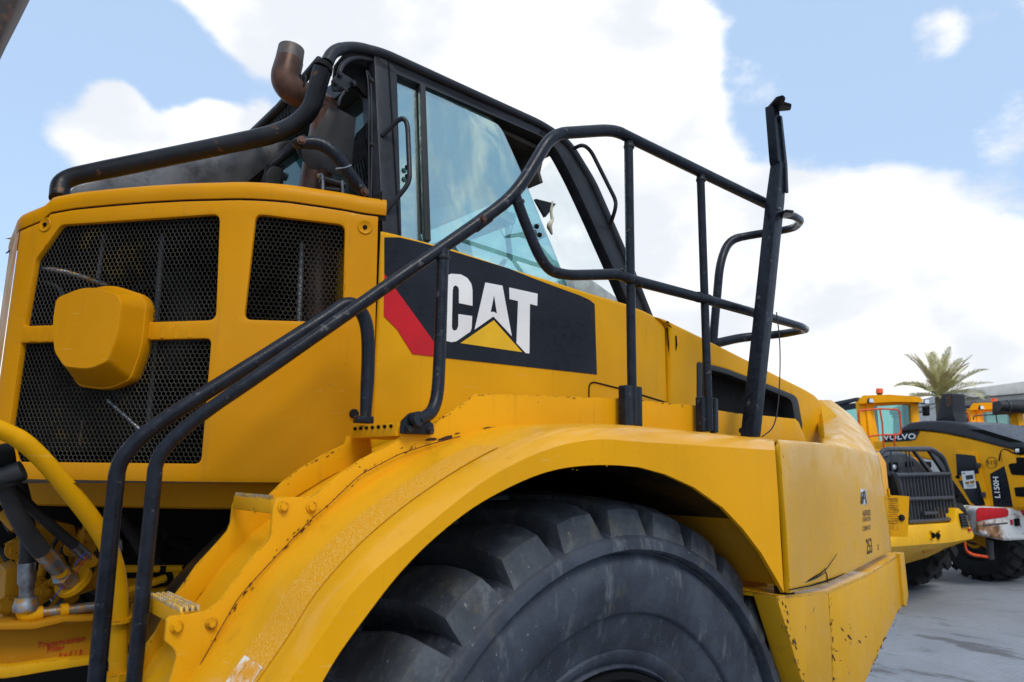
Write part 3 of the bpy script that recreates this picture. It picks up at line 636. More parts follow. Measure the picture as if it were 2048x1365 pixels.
# hexagonal wire mesh, one real lattice behind the three openings
bm = bmesh.new(); hw_ = .0148; hy = hw_*math.sqrt(3)/2
u0, u1 = .05, send-.01; r_ = 0; z_ = zb+.02; ztop = max(p[1] for p in su)-.02
def inw(px, py, lp):
    c = False
    for i in range(len(lp)):
        (x1, y1), (x2, y2) = lp[i-1], lp[i]
        if (y1 > py) != (y2 > py) and px < (x2-x1)*(py-y1)/(y2-y1)+x1: c = not c
    return c
grown = []
for lp in hl:
    cx = sum(p[0] for p in lp)/len(lp); cy = sum(p[1] for p in lp)/len(lp)
    grown.append([(cx+(p[0]-cx)*1.06+.012*(1 if p[0] > cx else -1), cy+(p[1]-cy)*1.06+.012*(1 if p[1] > cy else -1)) for p in lp])
vd_ = {}
while z_ < ztop:
    u_ = u0+(hw_/2 if r_ % 2 else 0)
    while u_ < u1:
        if any(inw(u_, z_, lp) for lp in grown):
            o_, i_ = [], []
            for k in range(6):
                a = math.pi/6+k*math.pi/3; R_ = hw_/math.sqrt(3)
                o_.append((u_+R_*math.cos(a), z_+R_*math.sin(a))); i_.append((u_+(R_-.0015)*math.cos(a), z_+(R_-.0015)*math.sin(a)))
            def gv(p, f):
                if not f: return bm.verts.new(BX.pos(p[0], p[1], -.017))
                k = (round(p[0], 4), round(p[1], 4))
                if k not in vd_: vd_[k] = bm.verts.new(BX.pos(p[0], p[1], -.0185))
                return vd_[k]
            O = [gv(p, 1) for p in o_]; I = [gv(p, 0) for p in i_]
            for k in range(6):
                try: bm.faces.new((O[k], O[(k+1) % 6], I[(k+1) % 6], I[k]))
                except ValueError: pass
        u_ += hw_
    z_ += hy; r_ += 1
wm = finish('wire_mesh', bm, 'mesh_wire', bxp); wm['kind'] = 'stuff'
# what shows through the mesh
ins = lambda n_, pts, mat, **k: tube(n_, pts, mat, bxp, **k)
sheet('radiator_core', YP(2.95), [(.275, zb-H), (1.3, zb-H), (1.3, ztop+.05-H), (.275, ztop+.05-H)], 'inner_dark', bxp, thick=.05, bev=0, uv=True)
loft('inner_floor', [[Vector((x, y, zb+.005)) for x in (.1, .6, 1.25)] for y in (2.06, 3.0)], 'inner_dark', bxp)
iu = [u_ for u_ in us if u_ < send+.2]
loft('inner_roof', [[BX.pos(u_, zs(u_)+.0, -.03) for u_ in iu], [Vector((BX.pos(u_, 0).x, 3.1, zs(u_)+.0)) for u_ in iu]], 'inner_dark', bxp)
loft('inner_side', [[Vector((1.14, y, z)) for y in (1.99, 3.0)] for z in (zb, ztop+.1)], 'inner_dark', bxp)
ins('muffler', [(640, 470, 2.3, 60), (636, 660, 2.3, 62)], 'rust_pipe', bend=0, seg=20)
ins('silver_rail', [(604, 485, 2.22, 11), (598, 645, 2.22, 11)], 'silver_bar', bend=0)
ins('inner_post', [(325, 470, 2.45, 12), (296, 870, 2.45, 12)], 'machine_grey', bend=0); ins('inner_post', [(208, 470, 2.6, 9), (196, 560, 2.6, 9)], 'machine_grey', bend=0)
ins('inner_pipe', [(70, 535, 2.75, 12), (140, 545, 2.72, 13), (215, 572, 2.7, 13)], 'steel'); ins('inner_pipe', [(75, 562, 2.78, 10), (118, 572, 2.76, 10), (132, 610, 2.76, 10)], 'machine_grey')
ins('inner_pipe', [(215, 800, 2.5, 9), (285, 865, 2.45, 9)], 'plain_steel'); ins('inner_hose', [(166, 840, 2.6, 6), (160, 890, 2.6, 7)], 'rust_pipe')
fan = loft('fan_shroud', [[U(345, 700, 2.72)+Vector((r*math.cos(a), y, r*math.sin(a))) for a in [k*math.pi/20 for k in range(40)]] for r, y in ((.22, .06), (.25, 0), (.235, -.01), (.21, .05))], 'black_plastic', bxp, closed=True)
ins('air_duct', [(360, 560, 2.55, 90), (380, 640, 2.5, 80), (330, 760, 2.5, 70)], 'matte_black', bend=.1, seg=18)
# pre-cleaner cover standing proud of the mesh
cov = rnd([(118, 600), (205, 568), (292, 592), (302, 612), (292, 700), (264, 762), (210, 783), (140, 775), (112, 735), (107, 665)], [16, 60, 9, 9, 30, 10, 50, 12, 14, 40], 5)
cov = [(302-(302-x)*.85, y) for x, y in cov]
cu_ = [UVB(*p) for p in dense(cov, 8)]
cx = sum(p[0] for p in cu_)/len(cu_); cy = sum(p[1] for p in cu_)/len(cu_)
def crow(s, off, dx=0, dy=0, sy=1):
    return [BX.pos(cx, cy)+(BX.pos(cx+.1, cy)-BX.pos(cx-.1, cy)).normalized()*((p[0]-cx)*s+dx)+Vector((0, 0, (p[1]-cy)*s*sy+dy))+BX.nrm(cx)*off for p in cu_]
cover = loft('air_cleaner_cover', [crow(.97, -.03), crow(1, -.004), crow(1.0, .012), crow(.985, .018), crow(.965, .019), crow(.955, .024), crow(.95, .026), crow(.81, .090, .0, .010, .95), crow(.80, .096, 0, .011, .95), crow(.785, .0985, 0, .012, .95), crow(.4, .100, 0, .012, .95)], 'yellow_plastic', bxp, closed=True, smooth=32, caps=True)
# ---------------- cab
S2 = YP(2.0)                           # lower body side
zs = U(893, 497, 2.0).z
CP = Plane((1.5, 2.07, zs), (0, -1, .2))
MIR = 5.8                              # far side = mirror image about the truck's centre line
fo = [(748, 108), (765, 108), (900, 163), (1085, 247), (1120, 268), (1146, 297), (1172, 345), (1210, 425), (1255, 530), (1290, 615), (1310, 690), (770, 560), (757, 300)]
fh = rnd([(795, 147), (1000, 236), (1106, 284), (1142, 350), (1177, 425), (1228, 539), (1258, 608), (1270, 660), (806, 520)], [3, 20, 30, 30, 30, 30, 8, 8, 6])
cab = sheet('cab', CP, fo, 'cab_black', T, holes=[fh], thick=.055, bev=.008)
me = cab.data.copy(); me.transform(Matrix.Scale(-1, 4, (0, 1, 0))); me.transform(Matrix.Translation((0, MIR, 0))); me.flip_normals()
far = D.objects.new('far_side_frame', me); COL.objects.link(far); par(far, cab)
C = lambda x, y, off=0: CP.at(x, y, off)
def mir(v): return Vector((v.x, MIR-v.y, v.z))
# roof slab, from the near edge to the far edge
prof = [C(748, 104), C(850, 142), C(970, 195), C(1085, 244), C(1120, 266), C(1138, 288), C(1128, 300), C(1080, 272), C(752, 130)]
loft('cab_roof', [prof, [p.lerp(mir(p), .5)+Vector((0, 0, .03 if i < 6 else 0)) for i, p in enumerate(prof)], [mir(p) for p in prof]], 'cab_black', cab, closed=True, caps=True)
hd = [C(790, 150, -.06), C(1000, 240, -.06), C(1112, 296, -.06)]
loft('headliner', [hd, [mir(p) for p in hd]], 'headliner', cab, .02)
# tube that runs round the roof edge and down the windscreen pillar
def tw(p, wpx): return (p, wpx*dep(p)/FPX/2)
edge = [tw(C(656, 124, -.01), 27), tw(C(668, 99, -.01), 25)+(.05,), tw(C(705, 90, -.01), 23)+(.05,), tw(C(762, 106), 21)+(.05,), tw(C(1082, 250, .0), 17)+(.06,), tw(C(1135, 285), 17)+(.07,), tw(C(1185, 367), 17), tw(C(1258, 533), 16), tw(C(1305, 650), 15)]
tube('roof_edge_tube', edge, 'cab_black', cab, .05)
tube('roof_edge_tube', [(mir(q[0]),)+q[1:] for q in edge[2:]], 'cab_black', cab, .05)
sheet('arch_plate', YP(2.28), rnd([(668, 170), (672, 128), (698, 96), (752, 100), (753, 196), (730, 192), (716, 174), (690, 166)], 4), 'matte_black', cab, thick=.02, bev=0)
tube('arch_brace', [tw(C(682, 160, -.02), 11), tw(C(686, 126, -.02), 11), tw(C(712, 108, -.02), 11), tw(C(752, 116, -.02), 11)], 'cab_black', cab, .04)
sheet('window_bar', CP, [(840, 168), (850, 172), (861, 483), (850, 480)], 'black_plastic', cab, thick=.02, bev=.002, off=.004)
sheet('door_seam', CP, [(775, 118), (778, 119), (800, 472), (797, 472)], 'matte_black', cab, thick=.004, bev=0, off=.002)
sheet('rear_side_glass', CP, [(792, 144), (856, 170), (868, 500), (800, 490)], 'cab_glass', cab, thick=.006, bev=0, off=-.022)
dg = sheet('door_glass', CP, rnd([(850, 172), (985, 233), (1008, 256), (1050, 350), (1145, 580), (860, 500)], [3, 14, 14, 40, 3, 3]), 'cab_glass', cab, thick=.008, bev=.001, off=-.012)
sheet('track_bar', CP, [(1003, 240), (1010, 243), (1012, 330), (1006, 330)], 'black_plastic', cab, thick=.01, bev=0, off=-.03)
for (x, y) in ((818, 333), (818, 351), (1077, 451), (1083, 468)): bolt(C(x, y, -.012), CP.n, .009, 'matte_black', cab, 'glass_bolt')
sheet('glass_plate', CP, [(1066, 446), (1086, 442), (1098, 470), (1078, 480)], 'grey_trim', cab, thick=.004, bev=.001, off=-.016)
# windscreen between the two front pillars
wsn = [C(1128, 300, -.02), C(1170, 372, -.02), C(1215, 470, -.02), C(1262, 585, -.02), C(1285, 660, -.02)]
loft('windscreen', [[p.lerp(mir(p), t)+Vector((.16*math.sin(math.pi*t), 0, 0)) for p in wsn] for t in (0, .15, .3, .5, .7, .85, 1)], 'screen_glass', cab, 0, 0, 80)
gp = [C(1124, 300, -.05), C(1098, 292, -.05), C(1092, 330, -.06), C(1098, 352, -.06)]
loft('visor_panel', [gp[1:], [mir(p) for p in gp[1:]]], 'headliner', cab, .02)
box('sun_visor', C(1090, 362, -.50)+Vector((.02, .0, 0)), (.05, .50, .05), 'matte_black', cab, .008)
tube('hand_rail', px_pts([(1148, 297, 2.16, 8), (1166, 289, 2.10, 8), (1182, 302, 2.1, 8), (1232, 402, 2.06, 8), (1231, 418, 2.06, 8), (1221, 449, 2.12, 8)]), 'cab_black', cab, .03)
tube('grab_handle', [tw(C(764, 272, .0), 10), tw(C(783, 254, .07), 10), tw(C(793, 268, .075), 10), tw(C(797, 385, .075), 10), tw(C(770, 426, .0), 10)], 'cab_black', cab, .035)
# rear face
RP = Plane((1.27, 0, 0), (-1, 0, 0))
zr = C(755, 125).z
rh = rnd([(738, 410), (738, 262), (726, 256), (724, 200), (706, 182), (650, 196), (565, 268), (552, 300), (552, 410)], [2, 4, 4, 14, 14, 8, 8, 8, 2])
rho = [RP.uv(*p) for p in rh]
zlow = zs-.5
rear = sheet('rear_frame', RP, [(-2.14, zlow), (-2.25, zr), (-(MIR-2.25), zr), (-(MIR-2.14), zlow)], 'cab_black', cab, holes=[rho], uv=True, thick=.05, bev=.01)
sheet('rear_glass', RP, rho, 'teal_glass', cab, uv=True, thick=.006, bev=0, off=-.02)
def slots(name, X, pts, sl, mat='matte_black'):
    rp = Plane((X, 0, 0), (-1, 0, 0)); sheet(name, rp, pts, mat, cab, holes=[rnd(s, 1.6, 3) for s in sl], thick=.006, bev=0)
sl = []
for i in range(9):
    for j in range(3):
        x = 702+i*5.2+j*4; y = 268+j*52-i*3+8
        if 703 < x < 731 and y > 300-(x-704)*1.75: sl.append([(x, y), (x+3, y), (x+9.5, y+44), (x+6.5, y+44)])
slots('window_guard', 1.255, [(699, 302), (712, 268), (744, 236), (746, 420), (696, 420)], sl)
sl = []
for i in range(9):
    x = 538+i*6.0; y = 240-i*4.3
    sl.append([(x, y+13), (x+3, y+11), (x+9, y-14), (x+6, y-13)])
    if i < 8: sl.append([(x-6, y+32-2), (x-3, y+30-2), (x+1.5, y+14), (x-1.5, y+15)])
slots('window_guard', 1.16, [(516, 262), (540, 236), (598, 180), (598, 255), (560, 262)], sl)
tube('rear_pillar', [(505, 268, 3.0, 18), (560, 215, 2.75, 18), (640, 120, 2.42, 17)], 'cab_black', cab, 0)
tube('far_pillar', [(600, 285, 2.95, 22), (545, 330, 3.0, 22), (488, 375, 3.05, 20)], 'cab_black', cab, .1)
sheet('side_screen', YP(3.12), [(430, 378), (512, 300), (590, 272), (600, 290), (500, 378)], 'teal_glass', cab, thick=.006, bev=0)
sheet('cab_floor', S2, [(762, 560), (1300, 690), (1300, 700), (762, 580)], 'inner_dark', cab, bev=0, back=(0, 1.6, 0), off=-.12)
sheet('mirror', YP(2.9), rnd([(532, 385), (530, 352), (545, 330), (568, 338), (560, 372), (548, 385)], 8), 'black_plastic', cab, thick=.05, bev=.006)
tube('wiper_post', [(1010, 405, 3.3, 9), (1020, 520, 3.3, 12)], 'seat_cloth', cab, 0); tube('mirror_arm', [(998, 455, 3.2, 3), (1016, 488, 3.2, 3), (1028, 440, 3.2, 3)], 'seat_cloth', cab, 0)
tube('steering_column', [(985, 560, 2.8, 16), (1010, 520, 2.8, 10)], 'seat_cloth', cab, 0)
sheet('dash_board', YP(2.5), [(1120, 560), (1180, 555), (1250, 605), (1250, 640), (1120, 620)], 'grey_trim', cab, thick=.5, bev=.02)
sheet('head_rest', YP(2.7), rnd([(900, 470), (940, 470), (950, 520), (895, 520)], 10), 'seat_cloth', cab, thick=.3, bev=.02)
sheet('map_holder', YP(2.6), [(1072, 398), (1112, 408), (1092, 434)], 'matte_black', cab, thick=.02, bev=0)
rg = tube('rag', [(1105, 404, 2.55, 4), (1102, 425, 2.55, 6), (1105, 440, 2.55, 7), (1098, 452, 2.55, 11), (1104, 470, 2.55, 4)], 'cloth', None, .01); tag(rg, 'cream rag hanging behind the open side window of the cab', 'rag')
# hinge plate, chain and wiring at the rear corner of the cab
hp = sheet('hinge_plate', YP(2.16), rnd([(664, 160), (680, 143), (704, 158), (710, 168), (690, 182), (668, 182)], 4), 'cab_black', cab, thick=.012, bev=.002)
for x, y in ((679, 149), (671, 166), (706, 167), (684, 178)): bolt(U(x, y, 2.158), (0, -1, 0), .010, 'black_worn', hp)
tubes('chain', [[(684, 176, 2.13, 10), (694, 184, 2.13, 9)], [(690, 180, 2.13, 7), (684, 192, 2.13, 6)], [(684, 190, 2.13, 5), (679, 200, 2.13, 6), (677, 212, 2.13, 4)]], 'black_worn', cab, .01)
tubes('wiring', [[(735, 143, 2.14, 3), (742, 160, 2.14, 4), (744, 300, 2.13, 4), (741, 420, 2.12, 5)], [(733, 142, 2.14, 3), (737, 170, 2.13, 3), (738, 420, 2.12, 3)], [(740, 158, 2.135, 9), (746, 164, 2.135, 8)], [(739, 288, 2.13, 9), (747, 292, 2.13, 8)]], 'cable', cab, .05)

# ---------------- exhaust, heat shield and guard tube
ex = tube('exhaust_pipe', [(628, 392, 2.40, 64), (632, 350, 2.40, 60), (652, 250, 2.42, 58), (648, 205, 2.42, 56)], 'rust_pipe', T, .05, 20)
tube('exhaust_elbow', [(660, 226, 2.42, 58), (628, 204, 2.42, 56, .05), (566, 172, 2.42, 57, .14), (579, 122, 2.42, 54)], 'rust_pipe', ex, .1, 24, 10)
tube('exhaust_tip', [(577, 130, 2.42, 54), (583, 98, 2.42, 51)], 'pipe_tip', ex, 0, 24, cap=False)
tube('exhaust_bore', [(582, 104, 2.42, 47), (583, 98.6, 2.42, 47)], 'matte_black', ex, 0, 20)
tube('pipe_band', [(595, 176, 2.42, 60), (598.5, 178, 2.42, 60)], 'dark_steel', ex, 0, 24)
HS = Plane(U(660, 280, 2.2), (-.25, -1, .05))
sh = sheet('heat_shield', HS, [(657, 214), (676, 217), (712, 237), (708, 288), (702, 342), (676, 351), (655, 344), (655, 338), (642, 336), (640, 341), (623, 337), (606, 322), (593, 303), (592, 290), (625, 266), (645, 239)], 'dark_steel', T, thick=.004, bev=.001)
sheet('shield_side', Plane(U(592, 300, 2.2), (-1, -.4, 0)), [(592, 290), (592, 303), (606, 322), (600, 290)], 'dark_steel', sh, thick=.004, bev=0)
for q in ([(636, 352, 2.18, 8), (644, 349, 2.18, 7), (646, 362, 2.18, 6), (646, 380, 2.18, 6)], [(684, 362, 2.16, 6), (686, 390, 2.16, 6)]): tube('clamp_strap', q, 'plain_steel', sh, .02)
tube('clamp_bolt', [(640, 358, 2.2, 16), (690, 372, 2.18, 14)], 'black_worn', sh, 0); tube('clamp_bolt', [(644, 378, 2.2, 12), (688, 384, 2.18, 12)], 'black_worn', sh, 0)
gt = [tw(C(651, 130, -.02), 38), (U(612, 256, 2.30), 37*dep(U(612, 256, 2.3))/FPX/2, .16), (U(300, 322, 2.62), 37*dep(U(300, 322, 2.62))/FPX/2, .3), (U(122, 358, 2.78), 36*dep(U(122, 358, 2.78))/FPX/2, .07), (U(118, 398, 2.74), 36*dep(U(118, 398, 2.74))/FPX/2)]
gtb = tube('guard_tube', gt, 'black_worn', T, .1, 20, 10)
tube('tube_collar', [tw(C(654, 126, -.015), 34), tw(C(650, 134, -.02), 41)], 'matte_black', gtb, 0, 18)
sheet('guard_plate', YP(2.98), [(124, 400), (150, 372), (330, 330), (560, 285), (600, 276), (520, 345), (470, 384), (420, 392)], 'plate_grey', T, thick=.02, bev=.004)
sp_ = tube('support_tube', [(604, 286, 2.14, 24), (640, 286, 2.12, 26, .06), (672, 308, 2.10, 26, .08), (700, 350, 2.09, 25), (728, 386, 2.09, 21)], 'black_paint', T, .08, 18)
sheet('tube_lug', YP(2.14), rnd([(586, 278), (610, 268), (618, 284), (608, 296), (594, 290)], 4), 'black_paint', sp_, thick=.03, bev=.003)
bolt(U(603, 281, 2.12), (-.3, -1, 0), .012, 'rust_pipe', sp_); bolt(U(729, 384, 2.05), (0, -1, 0), .012, 'rust_pipe', sp_)
tubes('tie_strap', [[(672, 338, 2.05, 4), (690, 336, 2.05, 3), (702, 331, 2.06, 4)]], 'plain_steel', sp_, .01)
tubes('loose_wire', [[(532, 335, 2.9, 2.5), (525, 368, 2.9, 2.5), (545, 372, 2.9, 2.5), (550, 345, 2.9, 2.5)]], 'cable', T, .06)

# ---------------- body side, decal and hood
belt = [(759, 460), (794, 468), (873, 489), (904, 497), (1023, 537), (1093, 558), (1177, 585), (1252, 607), (1290, 622)]
side = sheet('body_side', S2, belt+[(1310, 632), (1322, 640), (1332, 655), (1337, 830), (1337, 900), (690, 960), (745, 850), (757, 600)], 'yellow_paint', T, thick=.09, bev=.016, seg=3)
sheet('body_return', S2, [(757, 462), (762, 462), (745, 900), (690, 960), (690, 900), (742, 845)], 'yellow_paint', side, thick=.4, bev=.01, off=-.02)
dq = lambda x, y: (740+x/3.102, 420+y/3.102)
black = [dq(*p) for p in [(88, 172), (180, 172), (300, 200), (400, 228), (510, 258), (690, 313), (860, 365), (1010, 425), (1150, 478), (1300, 532), (1360, 560), (1392, 585), (1398, 790), (1406, 1022), (930, 970), (470, 920), (390, 910), (395, 820), (240, 605), (88, 398)]]
dec = sheet('decal', S2, black, 'decal_black', side, thick=.0015, bev=0, off=.0022)
def lay(name, pts, mat, holes=(), off=.0038, conv=dq): return sheet(name, S2, [conv(*p) for p in pts], mat, dec, holes=[[conv(*p) for p in h] for h in holes], thick=.0012, bev=0, off=off)
lay('red_stripe', [(88, 399), (240, 606), (395, 821), (390, 909), (262, 895), (165, 740), (84, 660)], 'red_paint', off=.0026)
lay('letter', [(500, 398), (560, 402), (600, 424), (625, 460), (632, 500), (632, 597), (548, 580), (548, 498), (543, 480), (528, 470), (514, 478), (509, 500), (504, 725), (509, 745), (522, 751), (536, 744), (544, 722), (545, 648), (630, 660), (627, 735), (618, 758), (530, 818), (500, 822), (462, 812), (440, 785), (434, 745), (440, 490), (452, 440), (475, 408)], 'white_paint')
lay('letter', [(712, 452), (818, 472), (876, 785), (762, 663), (645, 745)], 'white_paint', [[(766, 530), (745, 635), (764, 634), (784, 645)]])
lay('letter', [(860, 483), (1036, 522), (1034, 597), (988, 585), (985, 892), (962, 890), (905, 828), (915, 568), (862, 555)], 'white_paint')
lay('triangle_mark', [(764, 686), (940, 884), (558, 828)], 'decal_yellow')
# small access door seam on the body side
tubes('panel_groove', [[(1178, 795, 1.998, 3), (1178, 770, 1.998, 3), (1186, 764, 1.998, 3), (1250, 780, 1.998, 3), (1335, 806, 1.998, 3)]], 'matte_black', side, .02, 6)
# hood
H2 = YP(1.985)
hood_o = [(1311, 632), (1330, 638), (1400, 672), (1480, 712), (1560, 753), (1610, 778), (1630, 790), (1645, 806), (1650, 850), (1653, 890), (1645, 960), (1340, 960), (1340, 660), (1333, 648)]
vh = rnd([(1396, 727), (1450, 740), (1540, 774), (1590, 796), (1600, 850), (1598, 880), (1396, 860)], [4, 10, 10, 12, 4, 4, 4])
hood = sheet('hood', H2, hood_o, 'yellow_paint', T, holes=[vh], thick=.09, bev=.018, seg=4)
core = [(1316, 640), (1330, 642), (1400, 676), (1480, 716), (1560, 758), (1610, 783), (1626, 796), (1634, 830), (1640, 900), (1340, 940)]
sheet('hood_top', YP(2.05), core, 'yellow_paint', hood, back=(0, 1.72, 0), bev=.03, seg=3, off=-.03)
sheet('vent_frame', H2, rnd([(1394, 724), (1450, 737), (1540, 771), (1594, 793), (1604, 850), (1602, 884), (1394, 864)], [4, 10, 10, 12, 4, 4, 4]), 'black_plastic', hood, holes=[rnd([(1404, 737), (1450, 748), (1540, 782), (1582, 800), (1590, 850), (1590, 874), (1404, 856)], [4, 8, 8, 10, 4, 4, 4])], thick=.10, bev=.004, off=.004)
for i, x in enumerate((1424, 1452, 1488, 1522, 1552)):
    sheet('vent_fin', Plane(U(x, 800, 2.13), (-.75, -1, 0)), [(x-4, 742+max(0, x-1450)*.36), (x+14, 748+max(0, x-1450)*.36), (x+12, 870), (x-4, 868)], 'black_plastic', hood, thick=.005, bev=0)
sheet('vent_back', YP(2.08), [(1385, 728), (1450, 745), (1596, 803), (1600, 890), (1385, 890)], 'matte_black', hood, thick=.01, bev=0, off=.022)
tubes('body_seam', [[(1352, 672, 1.982, 3), (1353, 690, 1.982, 4), (1352, 702, 1.982, 1)]], 'matte_black', hood, 0, 6)
tubes('hood_crease', [[(1334, 656, 1.994, 3), (1338, 700, 1.994, 3), (1339, 806, 1.994, 3)]], 'matte_black', hood, .02, 6)
# sloping cowl and front corner panel
cowl = patch('front_cowl', [[(1625, 800, 2.03), (1641, 800, 2.01), (1662, 800, 2.08), (1682, 815, 2.12), (1704, 832, 2.12)],
                     [(1632, 845, 2.02), (1646, 845, 1.95), (1674, 832, 1.90), (1704, 842, 1.88), (1727, 858, 1.88)],
                     [(1638, 873, 1.95), (1649, 875, 1.70), (1684, 868, 1.66), (1717, 874, 1.68), (1743, 886, 1.70)],
                     [(1640, 888, 1.60), (1650, 890, 1.42), (1688, 893, 1.48), (1730, 905, 1.56), (1757, 914, 1.62)]], 'yellow_faded', T, 6, .02, .004, True)
fp = patch('front_corner_panel', [[(1554, 879, 1.30), (1600, 882, 1.34), (1650, 887, 1.40), (1692, 893, 1.46), (1730, 903, 1.53), (1757, 913, 1.60)],
                          [(1560, 898, 1.262), (1602, 899, 1.32), (1652, 899, 1.385), (1697, 907, 1.45), (1734, 922, 1.52), (1762, 934, 1.59)],
                          [(1567, 985, 1.258), (1606, 985, 1.32), (1654, 982, 1.38), (1708, 985, 1.455), (1746, 988, 1.52), (1770, 986, 1.585)],
                          [(1575, 1085, 1.262), (1610, 1083, 1.32), (1656, 1078, 1.38), (1716, 1066, 1.46), (1754, 1056, 1.52), (1778, 1048, 1.575)],
                          [(1580, 1187, 1.268), (1615, 1180, 1.32), (1657, 1167, 1.38), (1722, 1134, 1.46), (1760, 1114, 1.52), (1784, 1103, 1.57)]], 'yellow_faded', T, 6, .02, .004)
a_, b_ = U(1716, 1040, 1.457), U(1762, 1040, 1.545); tg = (b_-a_); tg.z = 0; tg.normalize()
HP = Plane(a_.lerp(b_, .4), (tg.y, -tg.x, 0))
lg = sheet('logo_plate', HP, [(1721, 978), (1733, 979), (1734, 1010), (1722, 1009)], 'white_paint', fp, thick=.002, bev=0, off=.012)
sheet('logo_mark', HP, [(1722.5, 1008), (1725.5, 984), (1729, 980.5), (1733, 1008), (1730.5, 1008), (1729.5, 998), (1727, 998), (1726, 1008)], 'ink_dark', fp, holes=[[(1727.3, 994), (1729, 994), (1728.3, 986)]], thick=.001, bev=0, off=.0135)
sheet('logo_mark', HP, [(1721.5, 1009), (1722, 985), (1725, 984.5), (1724.6, 988), (1723.5, 988), (1723.3, 994), (1724.4, 994), (1724.2, 998), (1723.1, 998), (1722.8, 1006)], 'ink_dark', fp, thick=.001, bev=0, off=.0135)
for b, y, h, sx, sp in (('HURTADO', 1027, 11, .80, 1.0), ('CONSTRUCTION', 1039, 8, .70, .98), ('COMPANY', 1057, 9.5, .72, 1.5)): text('stencil_text', b, HP, 1733, y, h, 'ink_dark', fp, .013, 0, sx, .012, sp)
text('stencil_text', '253', HP, 1738, 1094, 29, 'ink_dark', fp, .014, 0, .72, .015, 1.05); text('stencil_text', 'x', HP, 1754, 1093, 16, 'ink_dark', fp, .014, 0, .7, .01)
for o in [o for o in D.objects if o.name.startswith(('stencil_text', 'logo_'))]: wrap(o, fp, .0026 if o.name.startswith('logo_mark') else .0015)
tubes('scratch', [[(1610, 1164, 1.318, 1.6), (1640, 1148, 1.352, 2.4), (1655, 1136, 1.37, 1.6), (1674, 1108, 1.39, 1)], [(1600, 1170, 1.305, 1.6), (1632, 1156, 1.34, 2.4), (1652, 1145, 1.362, 1.2)], [(1578, 1180, 1.262, 2), (1620, 1172, 1.318, 3), (1648, 1164, 1.366, 4), (1668, 1157, 1.385, 3), (1690, 1147, 1.41, 1.5)], [(1648, 1136, 1.37, 1.2), (1654, 1150, 1.371, 2.2), (1655, 1166, 1.375, 2)]], 'matte_black', fp, .0, 6)
# dark gap between fender and corner panel
sheet('panel_gap', YP(1.30), [(1540, 886), (1566, 886), (1590, 1192), (1560, 1192)], 'matte_black', fp, thick=.02, bev=0)
# bumper below
_h = math.radians(10); BN = Plane(U(1560, 1192, 1.275), (math.sin(_h), -math.cos(_h), 0))
bump_ = sheet('bumper', BN, [(1553, 1192), (1600, 1190), (1657, 1183), (1663, 1280), (1667, 1390), (1612, 1390), (1580, 1280)], 'yellow_bumper', T, thick=.08, bev=.008)
sheet('bumper_side', BN, [(1658, 1183), (1690, 1171), (1740, 1146), (1799, 1106), (1806, 1130), (1810, 1210), (1796, 1225), (1720, 1390), (1668, 1390), (1664, 1280)], 'yellow_bumper', bump_, thick=.25, bev=.010)
sheet('bumper_edge', BN, [(1794, 1109), (1803, 1105), (1812, 1190), (1808, 1214), (1803, 1210)], 'yellow_bumper', bump_, thick=.05, bev=.004, off=.012)
sheet('bumper_return', YP(1.42), [(1540, 1192), (1580, 1192), (1620, 1400), (1540, 1400)], 'yellow_grimy', bump_, thick=.02, bev=.003)
loft('bumper_shelf', [[BN.at(1556, 1192, 0), BN.at(1657, 1182, 0), BN.at(1740, 1146, 0), BN.at(1800, 1107, 0)], [BN.at(1556, 1192, -.3), BN.at(1657, 1182, -.3), BN.at(1740, 1146, -.3), BN.at(1800, 1107, -.3)]], 'yellow_faded', bump_, .01)
sheet('nose_edge', Plane(U(1760, 940, 1.75), (.3, -1, 0)), [(1752, 905), (1760, 905), (1772, 925), (1778, 985), (1779, 1010), (1770, 1010)], 'yellow_machine', T, thick=.06, bev=.006)
gd = Plane(U(1795, 1030, 1.62), (-.55, -.75, 0))
gdo = [(1770, 990), (1819, 993), (1815, 1074), (1782, 1074)]
hol = []
for i in range(7):
    for j in range(15):
        x = 1776+i*3.0+(j % 2)*1.5+j*.25; y = 998.5+j*4.4
        if x < 1797: hol.append([(x+1.1*math.cos(a), y+1.7*math.sin(a)) for a in [k*math.pi/3 for k in range(6)]])
gdr = sheet('lamp_guard_door', gd, gdo, 'yellow_worn', T, holes=hol, thick=.005, bev=0)
bolt(gd.at(1803, 1036, .0), gd.n, .014, 'dark_steel', gdr); tube('door_hinge', [(gd.at(1776, 978), .007), (gd.at(1778, 992), .007)], 'yellow_worn', T, 0)
# ---------------- handrails
rA = tube('handrail', [(262, 1430, 1.84, 31), (270, 1340, 1.84, 30), (306, 990, 1.84, 29), (314, 890, 1.84, 28, .22), (560, 722, 1.76, 27), (820, 540, 1.68, 26), (962, 442, 1.65, 26), (1032, 389, 1.62, 26, .10), (1104, 268, 1.60, 25, .07), (1228, 260, 1.585, 24, .08), (1260, 276, 1.58, 23), (1402, 345, 1.565, 22), (1545, 414, 1.55, 20)], 'black_paint', T, .1, 18)
tube('rail_joint', [(948, 453, 1.655, 28.5), (976, 432, 1.648, 28.5)], 'black_paint', rA, 0, 18); bolt(U(966, 439, 1.632), (-.2, -1, .1), .010, 'rust_pipe', rA)
tube('rail_post', [(886, 500, 1.665, 24), (880, 700, 1.64, 25), (874, 820, 1.615, 26, .12), (836, 842, 1.60, 24)], 'black_paint', rA, .12, 18)
br = sheet('rail_bracket', YP(1.60), rnd([(804, 868), (806, 842), (822, 826), (842, 822), (868, 850), (868, 870)], 4), 'black_paint', rA, thick=.014, bev=.002)
tube('bracket_boss', [(830, 840, 1.598, 32), (838, 838, 1.585, 30)], 'black_paint', rA, .0, 16)
